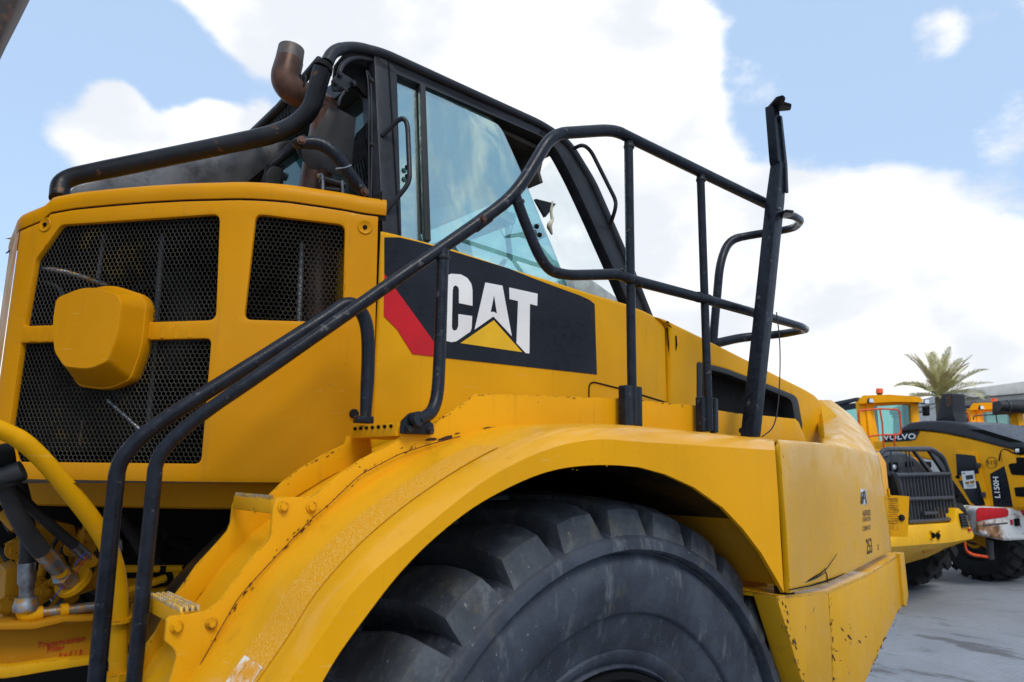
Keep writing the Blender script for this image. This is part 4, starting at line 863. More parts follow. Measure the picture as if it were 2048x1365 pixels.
for x, y in ((817, 859), (861, 862)): bolt(U(x, y, 1.597), (0, -1, 0), .0085, 'black_worn', rA)
rB = tube('handrail', [(188, 1430, 2.0, 34), (196, 1330, 2.0, 34), (228, 1000, 1.98, 32), (240, 895, 1.97, 31, .24), (450, 762, 1.92, 30), (655, 634, 1.87, 29), (700, 600, 1.86, 28, .08), (732, 634, 1.85, 27, .08), (738, 700, 1.84, 27), (731, 838, 1.82, 23)], 'black_paint', T, .1, 18)
box('rail_foot', U(727, 840, 1.80), (.05, .03, .02), 'black_paint', rB, .003)
tube('rail_stub', [(731, 826, 1.815, 17), (728, 843, 1.81, 16)], 'dark_steel', rB, 0)
tube('mid_rail', [(1032, 394, 1.615, 22), (1042, 425, 1.615, 22, .06), (1088, 538, 1.60, 22, .10), (1130, 551, 1.595, 22, .05), (1240, 549, 1.58, 22, .04), (1262, 560, 1.575, 22), (1400, 596, 1.565, 20), (1518, 629, 1.55, 18), (1604, 654, 1.56, 15, .06), (1612, 660, 1.66, 15, .05), (1560, 669, 1.85, 16), (1480, 676, 1.98, 18), (1428, 688, 2.03, 19)], 'black_paint', T, .06, 14)
for pts in ([(1257, 285, 1.58, 18), (1265, 850, 1.585, 19)], [(1401, 352, 1.565, 16), (1418, 862, 1.575, 17)]): tube('rail_post', pts, 'black_paint', T, 0, 16)
for a_, b_ in (((1258, 291, 1.58), (1258, 297, 1.58)), ((1402, 358, 1.565), (1402, 363, 1.565)), ((886, 512, 1.66), (886, 519, 1.66)), ((1036, 402, 1.615), (1038, 409, 1.615)), ((1240, 549, 1.58), (1246, 550, 1.58)), ((1274, 565, 1.575), (1280, 566, 1.575)), ((1394, 594, 1.565), (1399, 595, 1.565)), ((1412, 599, 1.565), (1418, 600, 1.565)), ((1510, 627, 1.55), (1515, 628, 1.55)), ((1536, 410, 1.55), (1541, 412, 1.55))):
    w_ = {886: 28, 1036: 26, 1258: 22.5}.get(a_[0], 24 if a_[1] in (549,) else 22.5 if a_[0] < 1420 and a_[1] > 500 else 20.5); tube('weld_bead', [a_+(w_*.94,), (a_[0]*.5+b_[0]*.5, a_[1]*.5+b_[1]*.5, a_[2], w_), b_+(w_*.94,)], 'black_worn', T, 0, 14)
for x, y0, y1, wd in ((1258, 770, 853, 16), (1279, 773, 855, 11), (1412, 793, 864, 16), (1432, 796, 866, 9)):
    sheet('post_bracket', YP(1.572 if wd > 12 else 1.60), rnd([(x-wd/2, y0), (x+wd/2, y0+1), (x+wd/2+1, y1), (x-wd/2+1, y1)], 3), 'black_paint', T, thick=.03, bev=.003)
tube('platform_rail', [(1552, 428, 1.56, 15), (1588, 432, 1.56, 15, .06), (1602, 442, 1.60, 15, .05), (1588, 458, 1.74, 15, .1), (1500, 471, 1.95, 16), (1458, 480, 2.02, 17, .08), (1440, 525, 2.02, 17, .08), (1428, 660, 2.03, 17), (1424, 715, 2.03, 16)], 'black_paint', T, .06, 14)
def square(name, pts, mat, parent, bev=.004):
    bm = bmesh.new(); rows = []
    for (x, y, Y, wd, dp) in pts:
        c = U(x, y, Y); hw = wd*dep(c)/FPX/2*1.05; rows.append([bm.verts.new(c+Vector(q)) for q in ((-hw, 0, 0), (hw, 0, 0), (hw, dp, 0), (-hw, dp, 0))])
    for a, b in zip(rows, rows[1:]):
        for k in range(4): bm.faces.new((a[k], a[(k+1) % 4], b[(k+1) % 4], b[k]))
    bm.faces.new(rows[0]); bm.faces.new(list(reversed(rows[-1]))); bmesh.ops.recalc_face_normals(bm, faces=bm.faces); bevel(bm, bev); return finish(name, bm, mat, parent)
post = square('mirror_post', [(1514, 874, 1.45, 27, .055), (1536, 660, 1.45, 27, .055), (1562, 400, 1.46, 28, .055), (1567, 330, 1.465, 24, .048), (1562, 322, 1.468, 22, .042), (1553, 212, 1.475, 22, .042)], 'black_paint', T)
square('post_strap', [(1575, 385, 1.452, 9, .012), (1573, 330, 1.458, 9, .012), (1563, 232, 1.463, 7, .012)], 'black_paint', post, .002)
sheet('post_cap', Plane(U(1552, 206, 1.47), (-.15, -.35, 1), Vector((0, 1, 0))), rnd([(1533, 216), (1552, 194), (1566, 190), (1572, 196), (1566, 203), (1584, 208), (1582, 216), (1560, 218)], 3), 'matte_black', post, thick=.012, bev=.002)
sheet('post_tab', Plane(U(1570, 425, 1.45), (0, -.35, 1), Vector((0, 1, 0))), rnd([(1553, 428), (1572, 419), (1588, 421), (1588, 427), (1570, 432)], 2), 'black_worn', post, thick=.012, bev=.002)
bolt(U(1559, 418, 1.452), (0, -1, 0), .006, 'plain_steel', post)
tube('post_hole', [(1484, 862, 1.449, 13), (1484, 861.8, 1.447, 13)], 'matte_black', post, 0, 16)
tube('loose_cable', [(1553, 625, 1.455, 2.4), (1561, 690, 1.43, 2.4), (1559, 790, 1.42, 2.4), (1550, 855, 1.42, 2.6), (1524, 874, 1.42, 2.6)], 'cable', T, .12, 8)
# ---------------- chipped, rusted patches along the seams
def chips(name, pl_, surf, n, size, parent, seed, spread=3, mat='dust_rust', elong=2.4):
    rr = random.Random(seed); bm = bmesh.new()
    for _ in range(n):
        k = rr.random()*(len(pl_)-1); i = int(k); f = k-i; a = Vector(pl_[i]); b = Vector(pl_[i+1]); p = a.lerp(b, f); d = (b-a).normalized(); q = Vector((-d.y, d.x))
        p = p+q*rr.gauss(0, spread); s = size*rr.choice((.3, .4, .5, .7, 1))*rr.uniform(.6, 1.2); m_ = 9
        vs = []
        for j in range(m_):
            an = 2*math.pi*j/m_; r = s*rr.uniform(.5, 1.1); w2 = p+d*math.cos(an)*r*elong+q*math.sin(an)*r*.6; vs.append(bm.verts.new(surf.at(w2.x, w2.y, .0012+rr.random()*.0006)))
        try: bm.faces.new(vs)
        except ValueError: pass
    o = finish(name, bm, mat, parent); o['kind'] = 'stuff'; return o
tubes('seam_line', [[(x, y, 1.612, 1.8) for x, y in ((400, 1330), (475, 1198), (514, 1154), (624, 1037), (652, 1015), (720, 950), (798, 909), (853, 891), (920, 873))]], 'dust_rust', T, .02, 6)
chips('rust_chips', [(850, 880), (880, 876), (920, 866), (965, 862), (985, 858)], SP, 13, 11, T, 1, 2)
chips('rust_chips', [(590, 1075), (690, 976), (760, 925), (840, 886)], SP, 40, 2.2, T, 2, 3)
chips('rust_chips', [(400, 1330), (470, 1210), (560, 1100), (620, 1040)], SP, 40, 3, T, 5, 3)
chips('rust_chips', [(870, 842), (911, 819), (953, 789), (1010, 790), (1100, 793), (1248, 798), (1300, 803), (1400, 813)], SP, 70, 1.7, T, 3, 2)
chips('rust_chips', [(352, 1189), (393, 1132), (440, 1083), (600, 940), (690, 890)], BP, 30, 2, T, 4, 3)
chips('rust_chips', [(1556, 1195), (1580, 1270), (1610, 1365)], BN, 30, 3.0, T, 6, 4); chips('rust_chips', [(1660, 1190), (1665, 1280), (1668, 1365)], BN, 40, 2.2, T, 7, 2)
chips('rust_chips', [(1800, 1215), (1780, 1260), (1755, 1310), (1738, 1350)], BN, 30, 2.2, T, 8, 2); chips('rust_chips', [(1670, 1300), (1720, 1290), (1690, 1250)], BN, 14, 3, T, 9, 12)
chips('paint_specks', [(1080, 900), (1160, 905), (1280, 910), (1400, 915), (1530, 930), (1530, 1050)], cp, 60, 1.5, T, 10, 22, 'decal_yellow', 1.1)
# ================================================================== machines behind
def wp(pts): return [(W(q[0], q[1], q[2]), q[3]*q[2]/FPX/2)+((q[4],) if len(q) > 4 else ()) for q in pts]
def wheel_far(c, axis, R_, wd, parent, lugs=22):
    """c: hub centre; axis: unit vector of the axle"""
    ax = Vector(axis).normalized(); up = Vector((0, 0, 1)); f = ax.cross(up)
    prof = [(.25, .3), (.28, .46), (.50, .5), (.56, .44), (.60, .47), (.80, .52), (.90, .50), (.95, .42), (.955, 0), (.95, -.42), (.90, -.50), (.6, -.47), (.5, -.5), (.25, -.3)]
    rows = [[c+ax*(p[1]*wd)+(f*math.cos(a)+up*math.sin(a))*(p[0]*R_) for p in prof] for a in [2*math.pi*k/48 for k in range(49)]]
    t = loft('wheel', rows, 'rubber_far', parent)
    tube('rim', [(c+ax*wd*.25, R_*.5), (c+ax*wd*.46, R_*.48)], 'yellow_machine', t, 0, 24); tube('hub', [(c+ax*wd*.4, R_*.22), (c+ax*wd*.52, R_*.2)], 'machine_grey', t, 0, 16)
    bm = bmesh.new(); bmesh.ops.create_cube(bm, size=1)
    for v in bm.verts: v.co = Vector((v.co.x*R_*.17*(.8 if v.co.z > 0 else 1), v.co.y*wd*.46, v.co.z*R_*.11))
    bevel(bm, .01); me = D.meshes.new('tread_lug'); bm.to_mesh(me); bm.free(); me.materials.append(M['rubber_far'])
    for k in range(lugs*2):
        a = math.pi*k/lugs; s = 1 if k % 2 else -1; o = D.objects.new('tread_lug', me); COL.objects.link(o); o.parent = t
        rad = f*math.sin(a)+up*math.cos(a); tan = rad.cross(ax); mm = Matrix((tan, ax, rad)).transposed() @ Matrix.Rotation(.45*s, 3, 'Z')
        o.matrix_world = Matrix.Translation(c+rad*R_*.96+ax*wd*.26*s) @ mm.to_4x4()
    return t
# ---------------- hauler with the ribbed grille guard
hz = U(1855, 1000, 4.4)
hau = thing('hauler', 'dump hauler with black ribbed grille guard and yellow bumper, parked beyond the lamp guard door', 'hauler', (hz.x, 5.2, 0))
HF = YP(4.3); Hc = lambda x, y: (1640+x/3.103, 760+y/3.103)
tubes('grille_guard', [[tuple(Hc(372, 470))+(4.35, 10), tuple(Hc(392, 436))+(4.32, 10), tuple(Hc(430, 431))+(4.3, 10), tuple(Hc(690, 430))+(4.3, 10), tuple(Hc(760, 478))+(4.3, 10), tuple(Hc(800, 580))+(4.3, 9), tuple(Hc(840, 860))+(4.3, 9), tuple(Hc(560, 892))+(4.3, 9), tuple(Hc(470, 590))+(4.3, 9)]], 'machine_grey', hau, .12, 12)
gg = [o for o in D.objects if o.name.startswith('grille_guard')][0]
for q in ([(585, 440), (610, 455), (715, 585), (690, 580)], [(680, 440), (710, 440), (800, 570), (770, 575)]): sheet('guard_brace', HF, [Hc(*p) for p in q], 'machine_grey', gg, thick=.05, bev=.005)
for x in (438, 530, 550): tube('guard_rod', [(U(*Hc(x, 436), 4.3), .010), (U(*Hc(x+14+(x-438)*.12, 590), 4.3), .010)], 'machine_grey', gg, 0, 6)
for i in range(16):
    x = 492+i*(806-492)/15; x2 = x+38; tube('grille_slat', [(U(*Hc(x, 596), 4.32), .021), (U(*Hc(x2-(x-492)*.02, 868), 4.32), .021)], 'machine_grey', gg, 0, 6)
for a, b in (((470, 592), (806, 582)), ((500, 742), (826, 730)), ((545, 882), (836, 866)), ((640, 830), (720, 826))): tube('grille_bar', [(U(*Hc(*a), 4.28), .03), (U(*Hc(*b), 4.28), .03)], 'machine_grey', gg, 0, 8)
sheet('radiator', YP(4.5), [Hc(*p) for p in [(440, 585), (800, 578), (835, 865), (470, 890)]], 'matte_black', hau, thick=.1, bev=0)
hd_ = sheet('hood', YP(4.55), [Hc(*p) for p in rnd([(392, 470), (430, 448), (520, 448), (590, 480), (690, 570), (790, 575), (800, 640), (430, 640)], 10)], 'machine_grey', hau, back=(.3, 2.6, .12), bev=.05, seg=3)
for q in ([(440, 512), (485, 510), (488, 568), (444, 568)], [(540, 508), (580, 506), (584, 540), (545, 542)], [(665, 508), (690, 508), (694, 545), (670, 545)]):
    f_ = sheet('headlamp', YP(4.52), [Hc(*p) for p in rnd(q, 6)], 'matte_black', hd_, thick=.05, bev=.004)
    cxq = sum(p[0] for p in q)/4; cyq = sum(p[1] for p in q)/4
    sheet('lens', YP(4.5), [Hc(cxq+11*math.cos(a), cyq+2+16*math.sin(a)) for a in [k*math.pi/6 for k in range(12)]], 'lamp_glass', f_, thick=.03, bev=.004) if q[0][0] < 500 else None
sheet('hood_lip', YP(4.5), [Hc(*p) for p in rnd([(400, 560), (480, 575), (520, 548), (610, 545), (650, 575), (700, 585), (420, 600)], 6)], 'black_plastic', hd_, thick=.1, bev=.01)
bp_ = sheet('bumper', YP(4.2), [Hc(*p) for p in [(380, 1034), (410, 985), (560, 905), (836, 888), (846, 800), (862, 796), (902, 832), (960, 968), (950, 985), (800, 1010), (450, 1036)]], 'yellow_hauler', hau, thick=.7, bev=.02)
bm = bmesh.new(); A = [U(*Hc(*p), 4.2) for p in [(395, 1036), (450, 1036), (800, 1010), (950, 985)]]; B_ = [U(*Hc(*p), 4.75) for p in [(380, 1160), (512, 1148), (660, 1105), (800, 1040)]]
bm.free(); loft('bumper_underside', [A, B_], 'yellow_hauler', bp_, .05, .01)
sheet('skid_plate', YP(4.5), [Hc(*p) for p in [(520, 1050), (600, 1040), (580, 1075), (530, 1080)]], 'inner_dark', bp_, thick=.02, bev=0); sheet('skid_plate', YP(4.42), [Hc(*p) for p in [(640, 1050), (740, 1025), (800, 1020), (700, 1070), (650, 1080)]], 'yellow_grimy', bp_, thick=.02, bev=0)
for x in (698, 727): tube('tow_hole', [(U(*Hc(x, 966), 4.2), .045), (U(*Hc(x, 966), 4.185), .045)], 'matte_black', bp_, 0, 12)
for x, y in ((690, 945), (738, 942), (692, 988), (738, 986)): tube('bumper_bolt', [(U(*Hc(x, y), 4.2), .018), (U(*Hc(x, y), 4.18), .018)], 'yellow_grimy', bp_, 0, 8)
sheet('lamp_mesh', YP(4.18), [Hc(*p) for p in [(868, 830), (900, 828), (930, 915), (885, 918)]], 'matte_black', bp_, thick=.04, bev=.004)
tubes('lamp_mesh_wire', [[(U(*Hc(870+i*9, 832), 4.17), .008), (U(*Hc(890+i*9, 915), 4.17), .008)] for i in range(4)]+[[(U(*Hc(870+i*4, 845+i*17), 4.17), .008), (U(*Hc(906+i*6, 843+i*17), 4.17), .008)] for i in range(5)], 'machine_grey', bp_, 0, 5)
sheet('corner_reflector', YP(4.17), [Hc(*p) for p in [(926, 925), (940, 922), (944, 938), (930, 940)]], 'red_paint', bp_, thick=.02, bev=0)
sheet('cowl_side', YP(4.75), [Hc(*p) for p in [(820, 760), (880, 765), (905, 800), (915, 840), (850, 800), (825, 790)]], 'black_plastic', hau, thick=.4, bev=.01)
wheel_far(Vector((13.9, 5.6, .93)), (1, 0, .0), .93, .78, hau)
wheel_far(Vector((11.3, 5.6, .93)), (-1, 0, .0), .93, .78, hau)
sheet('chassis', YP(5.0), [Hc(*p) for p in [(420, 1000), (880, 960), (840, 1060), (520, 1140), (420, 1140)]], 'inner_dark', hau, back=(.4, 3.5, 0), bev=0)

# ---------------- wheel loader seen from its rear corner
la = math.radians(22.5); LD = Vector((math.sin(la), math.cos(la), 0)); LN = Vector((-math.cos(la), math.sin(la), 0))
B8 = lambda x, y: (1640+x/2.4363, 660+y/2.4375)
LS = Plane(W(1950, 960, 13.3), LN); g0 = LS.at(1950, 1000)
loader = thing('wheel_loader', 'orange-yellow wheel loader with black hood, red and white counterweight and notice on its door', 'loader', (g0.x+.8, g0.y, 0))
body = sheet('engine_hood', LS, [B8(*p) for p in rnd([(290, 590), (300, 540), (400, 505), (480, 492), (600, 505), (720, 530), (860, 562), (960, 586), (1060, 640), (1080, 880), (760, 880), (725, 855), (650, 745), (560, 640)], 8)], 'yellow_machine', loader, back=-LN*1.5, bev=.05, seg=3)
sheet('hood_cover', LS, [B8(*p) for p in rnd([(390, 500), (398, 478), (440, 452), (500, 444), (610, 443), (720, 460), (850, 505), (990, 545), (1100, 570), (1100, 640), (960, 592), (880, 572), (700, 522), (560, 497), (480, 490)], 6)], 'machine_grey', loader, back=-LN*1.5, bev=.05, seg=3, off=.02)
sheet('hood_grille', LS, [B8(*p) for p in [(730, 487), (800, 487), (990, 545), (930, 548)]], 'matte_black', loader, thick=.02, bev=0, off=.035)
sheet('name_stripe', LS, [B8(*p) for p in [(308, 512), (488, 494), (462, 536), (440, 542), (308, 548)]], 'decal_black', body, thick=.01, bev=0, off=.012)
text('brand_lettering', 'VOLVO', LS, *B8(392, 524), 10.5, 'white_paint', body, .03, 0, 1.55, .03, 1.08)
dr = sheet('door', LS, [B8(*p) for p in rnd([(655, 600), (668, 588), (768, 600), (790, 680), (835, 855), (828, 872), (775, 872), (738, 838), (672, 715)], [10, 10, 12, 10, 10, 10, 14, 20, 10])], 'yellow_machine', loader, thick=.03, bev=.01, off=.03)
for q in ([(668, 604), (762, 614), (782, 700), (674, 712)], [(680, 734), (778, 738), (812, 856), (764, 858), (742, 842)]): sheet('window', LS, [B8(*p) for p in rnd(q, 5)], 'decal_black', dr, thick=.01, bev=.002, off=.036)
for x, y in ((782, 662), (808, 804)): box('hinge', LS.at(*B8(x, y), .05), (.09, .06, .09), 'machine_grey', dr, .01)
tube('door_handle', [(LS.at(*B8(680, 718), .03), .035), (LS.at(*B8(680, 718), .07), .03)], 'matte_black', dr, 0, 10)
rng_ = [(837+27*math.cos(a), 648+28*math.sin(a)) for a in [k*math.pi/18 for k in range(36)]]; rni = [(837+25.3*math.cos(a), 648+26.3*math.sin(a)) for a in [k*math.pi/18 for k in range(36)]]
sheet('number_ring', LS, [B8(*p) for p in rng_], 'decal_black', body, holes=[[B8(*p) for p in rni]], thick=.006, bev=0, off=.008)
text('number', '515', LS, *B8(837, 648), 7.6, 'decal_black', body, .012, 0, 1.35, .0)
sheet('model_stripe', LS, [B8(*p) for p in [(830, 703), (900, 664), (945, 864), (848, 862)]], 'decal_black', body, thick=.01, bev=0, off=.01)
text('model_lettering', 'L150H', LS, *B8(868, 768), 11.5, 'white_paint', body, .03, math.pi/2, 1.0, .02)
sheet('rear_panel', LS, [B8(*p) for p in rnd([(886, 590), (905, 578), (980, 610), (1080, 650), (1080, 875), (948, 866), (925, 740)], 8)], 'yellow_machine', loader, thick=.5, bev=.03, off=.05)
tube('panel_groove', [(LS.at(*B8(*p), .04), .012) for p in ((880, 640), (888, 596), (905, 578))]+[(LS.at(*B8(960, 604), .06), .012)], 'matte_black', body, .1, 6)
for q in ([(930, 660), (940, 652), (970, 650), (968, 622), (1080, 622), (1080, 715), (945, 706)], [(958, 770), (1080, 758), (1080, 820), (966, 812)]): sheet('rear_grille', LS, [B8(*p) for p in rnd(q, 5)], 'matte_black', loader, thick=.05, bev=.005, off=.065)
lm_ = sheet('rear_lamp', LS, [B8(*p) for p in rnd([(960, 573), (994, 573), (994, 608), (962, 608)], 4)], 'matte_black', loader, thick=.1, bev=.01, off=.08); sheet('lens', LS, [B8(*p) for p in rnd([(969, 580), (988, 580), (988, 600), (970, 600)], 4)], 'lamp_glass', lm_, thick=.02, bev=.003, off=.09)
nt_ = sheet('paper_notice', LS, [B8(*p) for p in [(697, 691), (758, 687), (771, 772), (711, 776)]], 'white_paint', None, thick=.004, bev=0, off=.045); tag(nt_, 'white sale notice taped to the loader door', 'notice')
for q, mt in (([(718, 711), (754, 706), (757, 726), (722, 732)], 'machine_grey'), ([(716, 742), (735, 739), (738, 752), (719, 754)], 'yellow_grimy'), ([(739, 738), (760, 734), (762, 748), (742, 751)], 'yellow_grimy'), ([(702, 698), (716, 697), (717, 702), (703, 703)], 'ink_dark')): sheet('printed_photo', LS, [B8(*p) for p in q], mt, nt_, thick=.001, bev=0, off=.047)
for i in range(3): sheet('printed_line', LS, [B8(724+i*1.5, 757+i*5), B8(760+i, 753+i*5), B8(760+i, 754.5+i*5), B8(724+i*1.5, 758.5+i*5)], 'ink_dark', nt_, thick=.001, bev=0, off=.047)
# counterweight
CWp = Plane(W(1985, 1045, 12.6), (-LD*.85+LN*.5))
cw = sheet('counterweight', CWp, [B8(*p) for p in rnd([(760, 880), (772, 864), (880, 866), (1080, 880), (1090, 1020), (900, 1030), (800, 1005), (768, 985)], [10, 10, 6, 6, 6, 20, 14, 10])], 'rusty_white', loader, thick=.9, bev=.06, seg=3)
sheet('red_band', CWp, [B8(*p) for p in rnd([(761, 880), (773, 866), (905, 869), (918, 880), (917, 910), (800, 928), (762, 936)], [6, 6, 4, 8, 8, 4, 4])], 'red_paint', cw, thick=.03, bev=.008, off=.014); sheet('red_band', CWp, [B8(*p) for p in [(975, 876), (1080, 882), (1085, 916), (1000, 916), (985, 900)]], 'red_paint', cw, thick=.03, bev=.008, off=.014)
sheet('counterweight_groove', CWp, [B8(*p) for p in [(790, 950), (915, 938), (915, 946), (790, 960)]], 'ink_dark', cw, thick=.005, bev=0, off=.003)
sheet('tail_lamp', CWp, [B8(*p) for p in rnd([(943, 922), (968, 918), (972, 955), (948, 958)], 4)], 'matte_black', cw, thick=.05, bev=.006, off=.04); sheet('reflector', CWp, [B8(*p) for p in [(925, 926), (937, 924), (940, 950), (928, 951)]], 'red_paint', cw, thick=.01, bev=0, off=.012)
sheet('underframe', Plane(W(1980, 1090, 13.4), (-LD*.8+LN*.6)), [B8(*p) for p in [(650, 900), (760, 930), (820, 1000), (1100, 1010), (1100, 1085), (860, 1090), (760, 1040), (680, 1020)]], 'yellow_grimy', loader, thick=.8, bev=.02)
sheet('dark_chassis', Plane(W(1980, 1090, 13.9), (-LD*.8+LN*.6)), [B8(*p) for p in [(560, 860), (770, 880), (1100, 1000), (1100, 1120), (700, 1120), (600, 1000)]], 'inner_dark', loader, thick=.8, bev=0)
tube('step_rail', wp([(1928, 1078, 12.7, 3), (1932, 1102, 12.7, 5), (1945, 1110, 12.7, 6), (1978, 1115, 12.7, 6)]), 'orange_paint', loader, .05); tube('drain_post', wp([(1979, 1082, 12.7, 13), (1981, 1118, 12.7, 13)]), 'machine_grey', loader, 0)
gA = W(1962, 1050, 13.7); wheel_far(Vector((gA.x+.2, gA.y, .8)), LN, .80, .7, loader)
gB = W(2075, 1050, 14.4); wheel_far(Vector((gB.x, gB.y, .8)), -LN, .80, .7, loader)
wheel_far(Vector((gA.x, gA.y, .8))+LD*3.4, LN, .80, .7, loader, 12)
ex2 = sheet('exhaust_stack', LS, [B8(*p) for p in rnd([(525, 442), (548, 325), (560, 312), (598, 306), (606, 312), (608, 400), (622, 446)], [2, 4, 6, 6, 3, 6, 2])], 'black_plastic', loader, thick=.35, bev=.04, off=-.2)
sheet('exhaust_mouth', LS, [B8(*p) for p in [(576, 322), (600, 316), (602, 366), (580, 374)]], 'rust_pipe', ex2, thick=.02, bev=0, off=-.195)
# loader cab
def loader_cab(par_, dS, ox, oy, k, dpt, rail_mat, lower=True):
    """cab seen at its rear corner; (ox, oy) photo position of the corner post, k scale in photo pixels"""
    q = lambda x, y: (ox+x*k, oy+y*k)
    S = Plane(W(ox, oy, dpt), LN); R_ = Plane(W(ox, oy, dpt), -LD)
    c = sheet('cab', R_, [q(*p) for p in [(-14, -4), (108, -4), (112, 60), (108, 130), (0, 130)]], 'yellow_machine', par_, holes=[[q(*p) for p in rnd([(16, 6), (92, 2), (95, 62), (98, 75), (28, 78)], 4)]], thick=.10, bev=.01)
    sheet('corner_post', S, [q(*p) for p in [(-11, -4), (2, -2), (14, 100), (-2, 94)]], 'yellow_machine', c, thick=.12, bev=.02, off=.02)
    sheet('side_wall', S, [q(*p) for p in [(-70, 4), (-10, -2), (-2, 94), (-70, 94)]], 'decal_black', c, holes=[[q(*p) for p in rnd([(-54, 16), (-16, 10), (-12, 62), (-52, 72)], 4)]], thick=.05, bev=0)
    sheet('side_glass', S, [q(*p) for p in [(-54, 16), (-16, 10), (-12, 62), (-52, 72)]], 'far_glass', c, thick=.01, bev=0, off=-.02)
    sheet('rear_glass', R_, [q(*p) for p in [(16, 6), (92, 2), (95, 62), (98, 75), (28, 78)]], 'far_glass', c, thick=.01, bev=0, off=-.03)
    rf = loft('roof', [[W(*q(*p), dpt+e) for p in rnd([(-14, -7), (-6, -16), (50, -18), (112, -13), (118, -2), (60, -3), (-14, 1)], 2, 2)] for e in (-.18, 0, 1.7)], 'yellow_machine', c, closed=True, caps=True)
    sheet('roof_trim', S, [q(*p) for p in [(-72, 0), (-14, -12), (-12, -5), (-72, 8)]], 'machine_grey', c, thick=.1, bev=.01, off=.06)
    for x, y in ((-2, -4), (20, -6), (28, -7), (88, -5), (98, -3), (110, -2)):
        l_ = sheet('work_lamp', R_, [q(x+a*6, y+b*5) for a, b in rnd([(-1, -1), (1, -1), (1, 1), (-1, 1)], .4, 2)], 'machine_grey', c, thick=.1, bev=.01, off=.2)
        sheet('lens', R_, [q(x+a*4.6, y+b*3.8) for a, b in rnd([(-1, -1), (1, -1), (1, 1), (-1, 1)], .4, 2)], 'lamp_glass', l_, thick=.02, bev=0, off=.21)
    sheet('seat', R_, [q(*p) for p in rnd([(36, 74), (36, 50), (46, 44), (46, 30), (62, 30), (62, 44), (70, 50), (72, 78)], 3)], 'seat_cloth', c, thick=.15, bev=.03, off=-.7)
    tubes('front_pillar', [[(W(*q(18, 0), dpt+1.7), .06), (W(*q(24, 90), dpt+1.7), .06)], [(W(*q(80, 0), dpt+1.6), .06), (W(*q(84, 90), dpt+1.6), .06)], [(W(*q(-58, 6), dpt+1.5), .07), (W(*q(-58, 90), dpt+1.5), .07)]], 'machine_grey', c, 0, 6)
    sheet('cab_floor', R_, [q(*p) for p in [(0, 78), (110, 74), (110, 90), (0, 95)]], 'matte_black', c, back=LD*1.5, bev=0, off=-.1)
    return c
lc = loader_cab(loader, LS, 1731, 807, .98, 16.4, 'orange_paint')
bc = tube('beacon', wp([(1759, 786, 16.6, 15), (1759, 777, 16.6, 12)]), 'orange_lens', lc, 0, 12); tube('beacon_base', wp([(1759, 793, 16.6, 5), (1759, 786, 16.6, 14)]), 'machine_grey', lc, 0, 10)
def orail(par_, pts, dd, wd=3.6, mat='orange_paint'): return tube('guard_rail', wp([tuple(B8(*p))+(dd, wd) for p in pts]), mat, par_, .06, 8)
orail(loader, [(190, 490), (187, 400), (196, 393), (295, 385), (380, 389), (387, 400), (396, 496), (385, 512), (305, 512), (228, 520)], 14.3)
orail(loader, [(292, 388), (304, 460), (310, 576)], 14.3); orail(loader, [(362, 512), (364, 572)], 14.3)
sheet('cab_step', LS, [B8(*p) for p in [(250, 545), (300, 540), (306, 585), (262, 580)]], 'yellow_machine', loader, thick=.6, bev=.01, off=-.05)

# ---------------- second loader behind the first
g2 = W(1975, 900, 19)
l2 = thing('wheel_loader', 'second yellow loader, only its cab showing behind the black exhaust stack', 'loader', (g2.x, g2.y, 0))
c2 = loader_cab(l2, LS, 1952, 820, .84, 19.0, 'orange_paint')
orail(l2, [(612, 415), (640, 408), (645, 400), (710, 398), (718, 405), (726, 456)], 18, 3.4); orail(l2, [(644, 402), (654, 440)], 18, 3.4)
orail(l2, [(748, 440), (746, 425), (760, 418), (915, 410), (925, 420), (935, 510)], 17.2, 2.2, 'machine_grey'); orail(l2, [(857, 414), (870, 490)], 17.2, 2.2, 'machine_grey')
tube('beacon', wp([(1988, 804, 19, 12), (1989, 797, 19, 10)]), 'orange_lens', c2, 0, 10); tube('mirror_arm', wp([(1856, 823, 18.5, 2), (1835, 826, 18.5, 2)]), 'machine_grey', l2, 0, 6)
sheet('mirror', Plane(W(1856, 822, 18.5), (-LD)), [(1850, 814), (1860, 812), (1860, 832), (1851, 832)], 'matte_black', l2, thick=.1, bev=.02)
sheet('engine_hood', Plane(W(2000, 880, 18), LN), [(1905, 850), (2060, 850), (2060, 960), (1905, 960)], 'yellow_machine', l2, back=-LN*1.2, bev=.03)
wheel_far(Vector((g2.x, g2.y, .8)), LN, .8, .7, l2, 10)
sheet('chassis', Plane(W(2000, 960, 18.5), LN), [(1905, 950), (2060, 950), (2060, 1060), (1905, 1060)], 'inner_dark', l2, thick=1.0, bev=0)
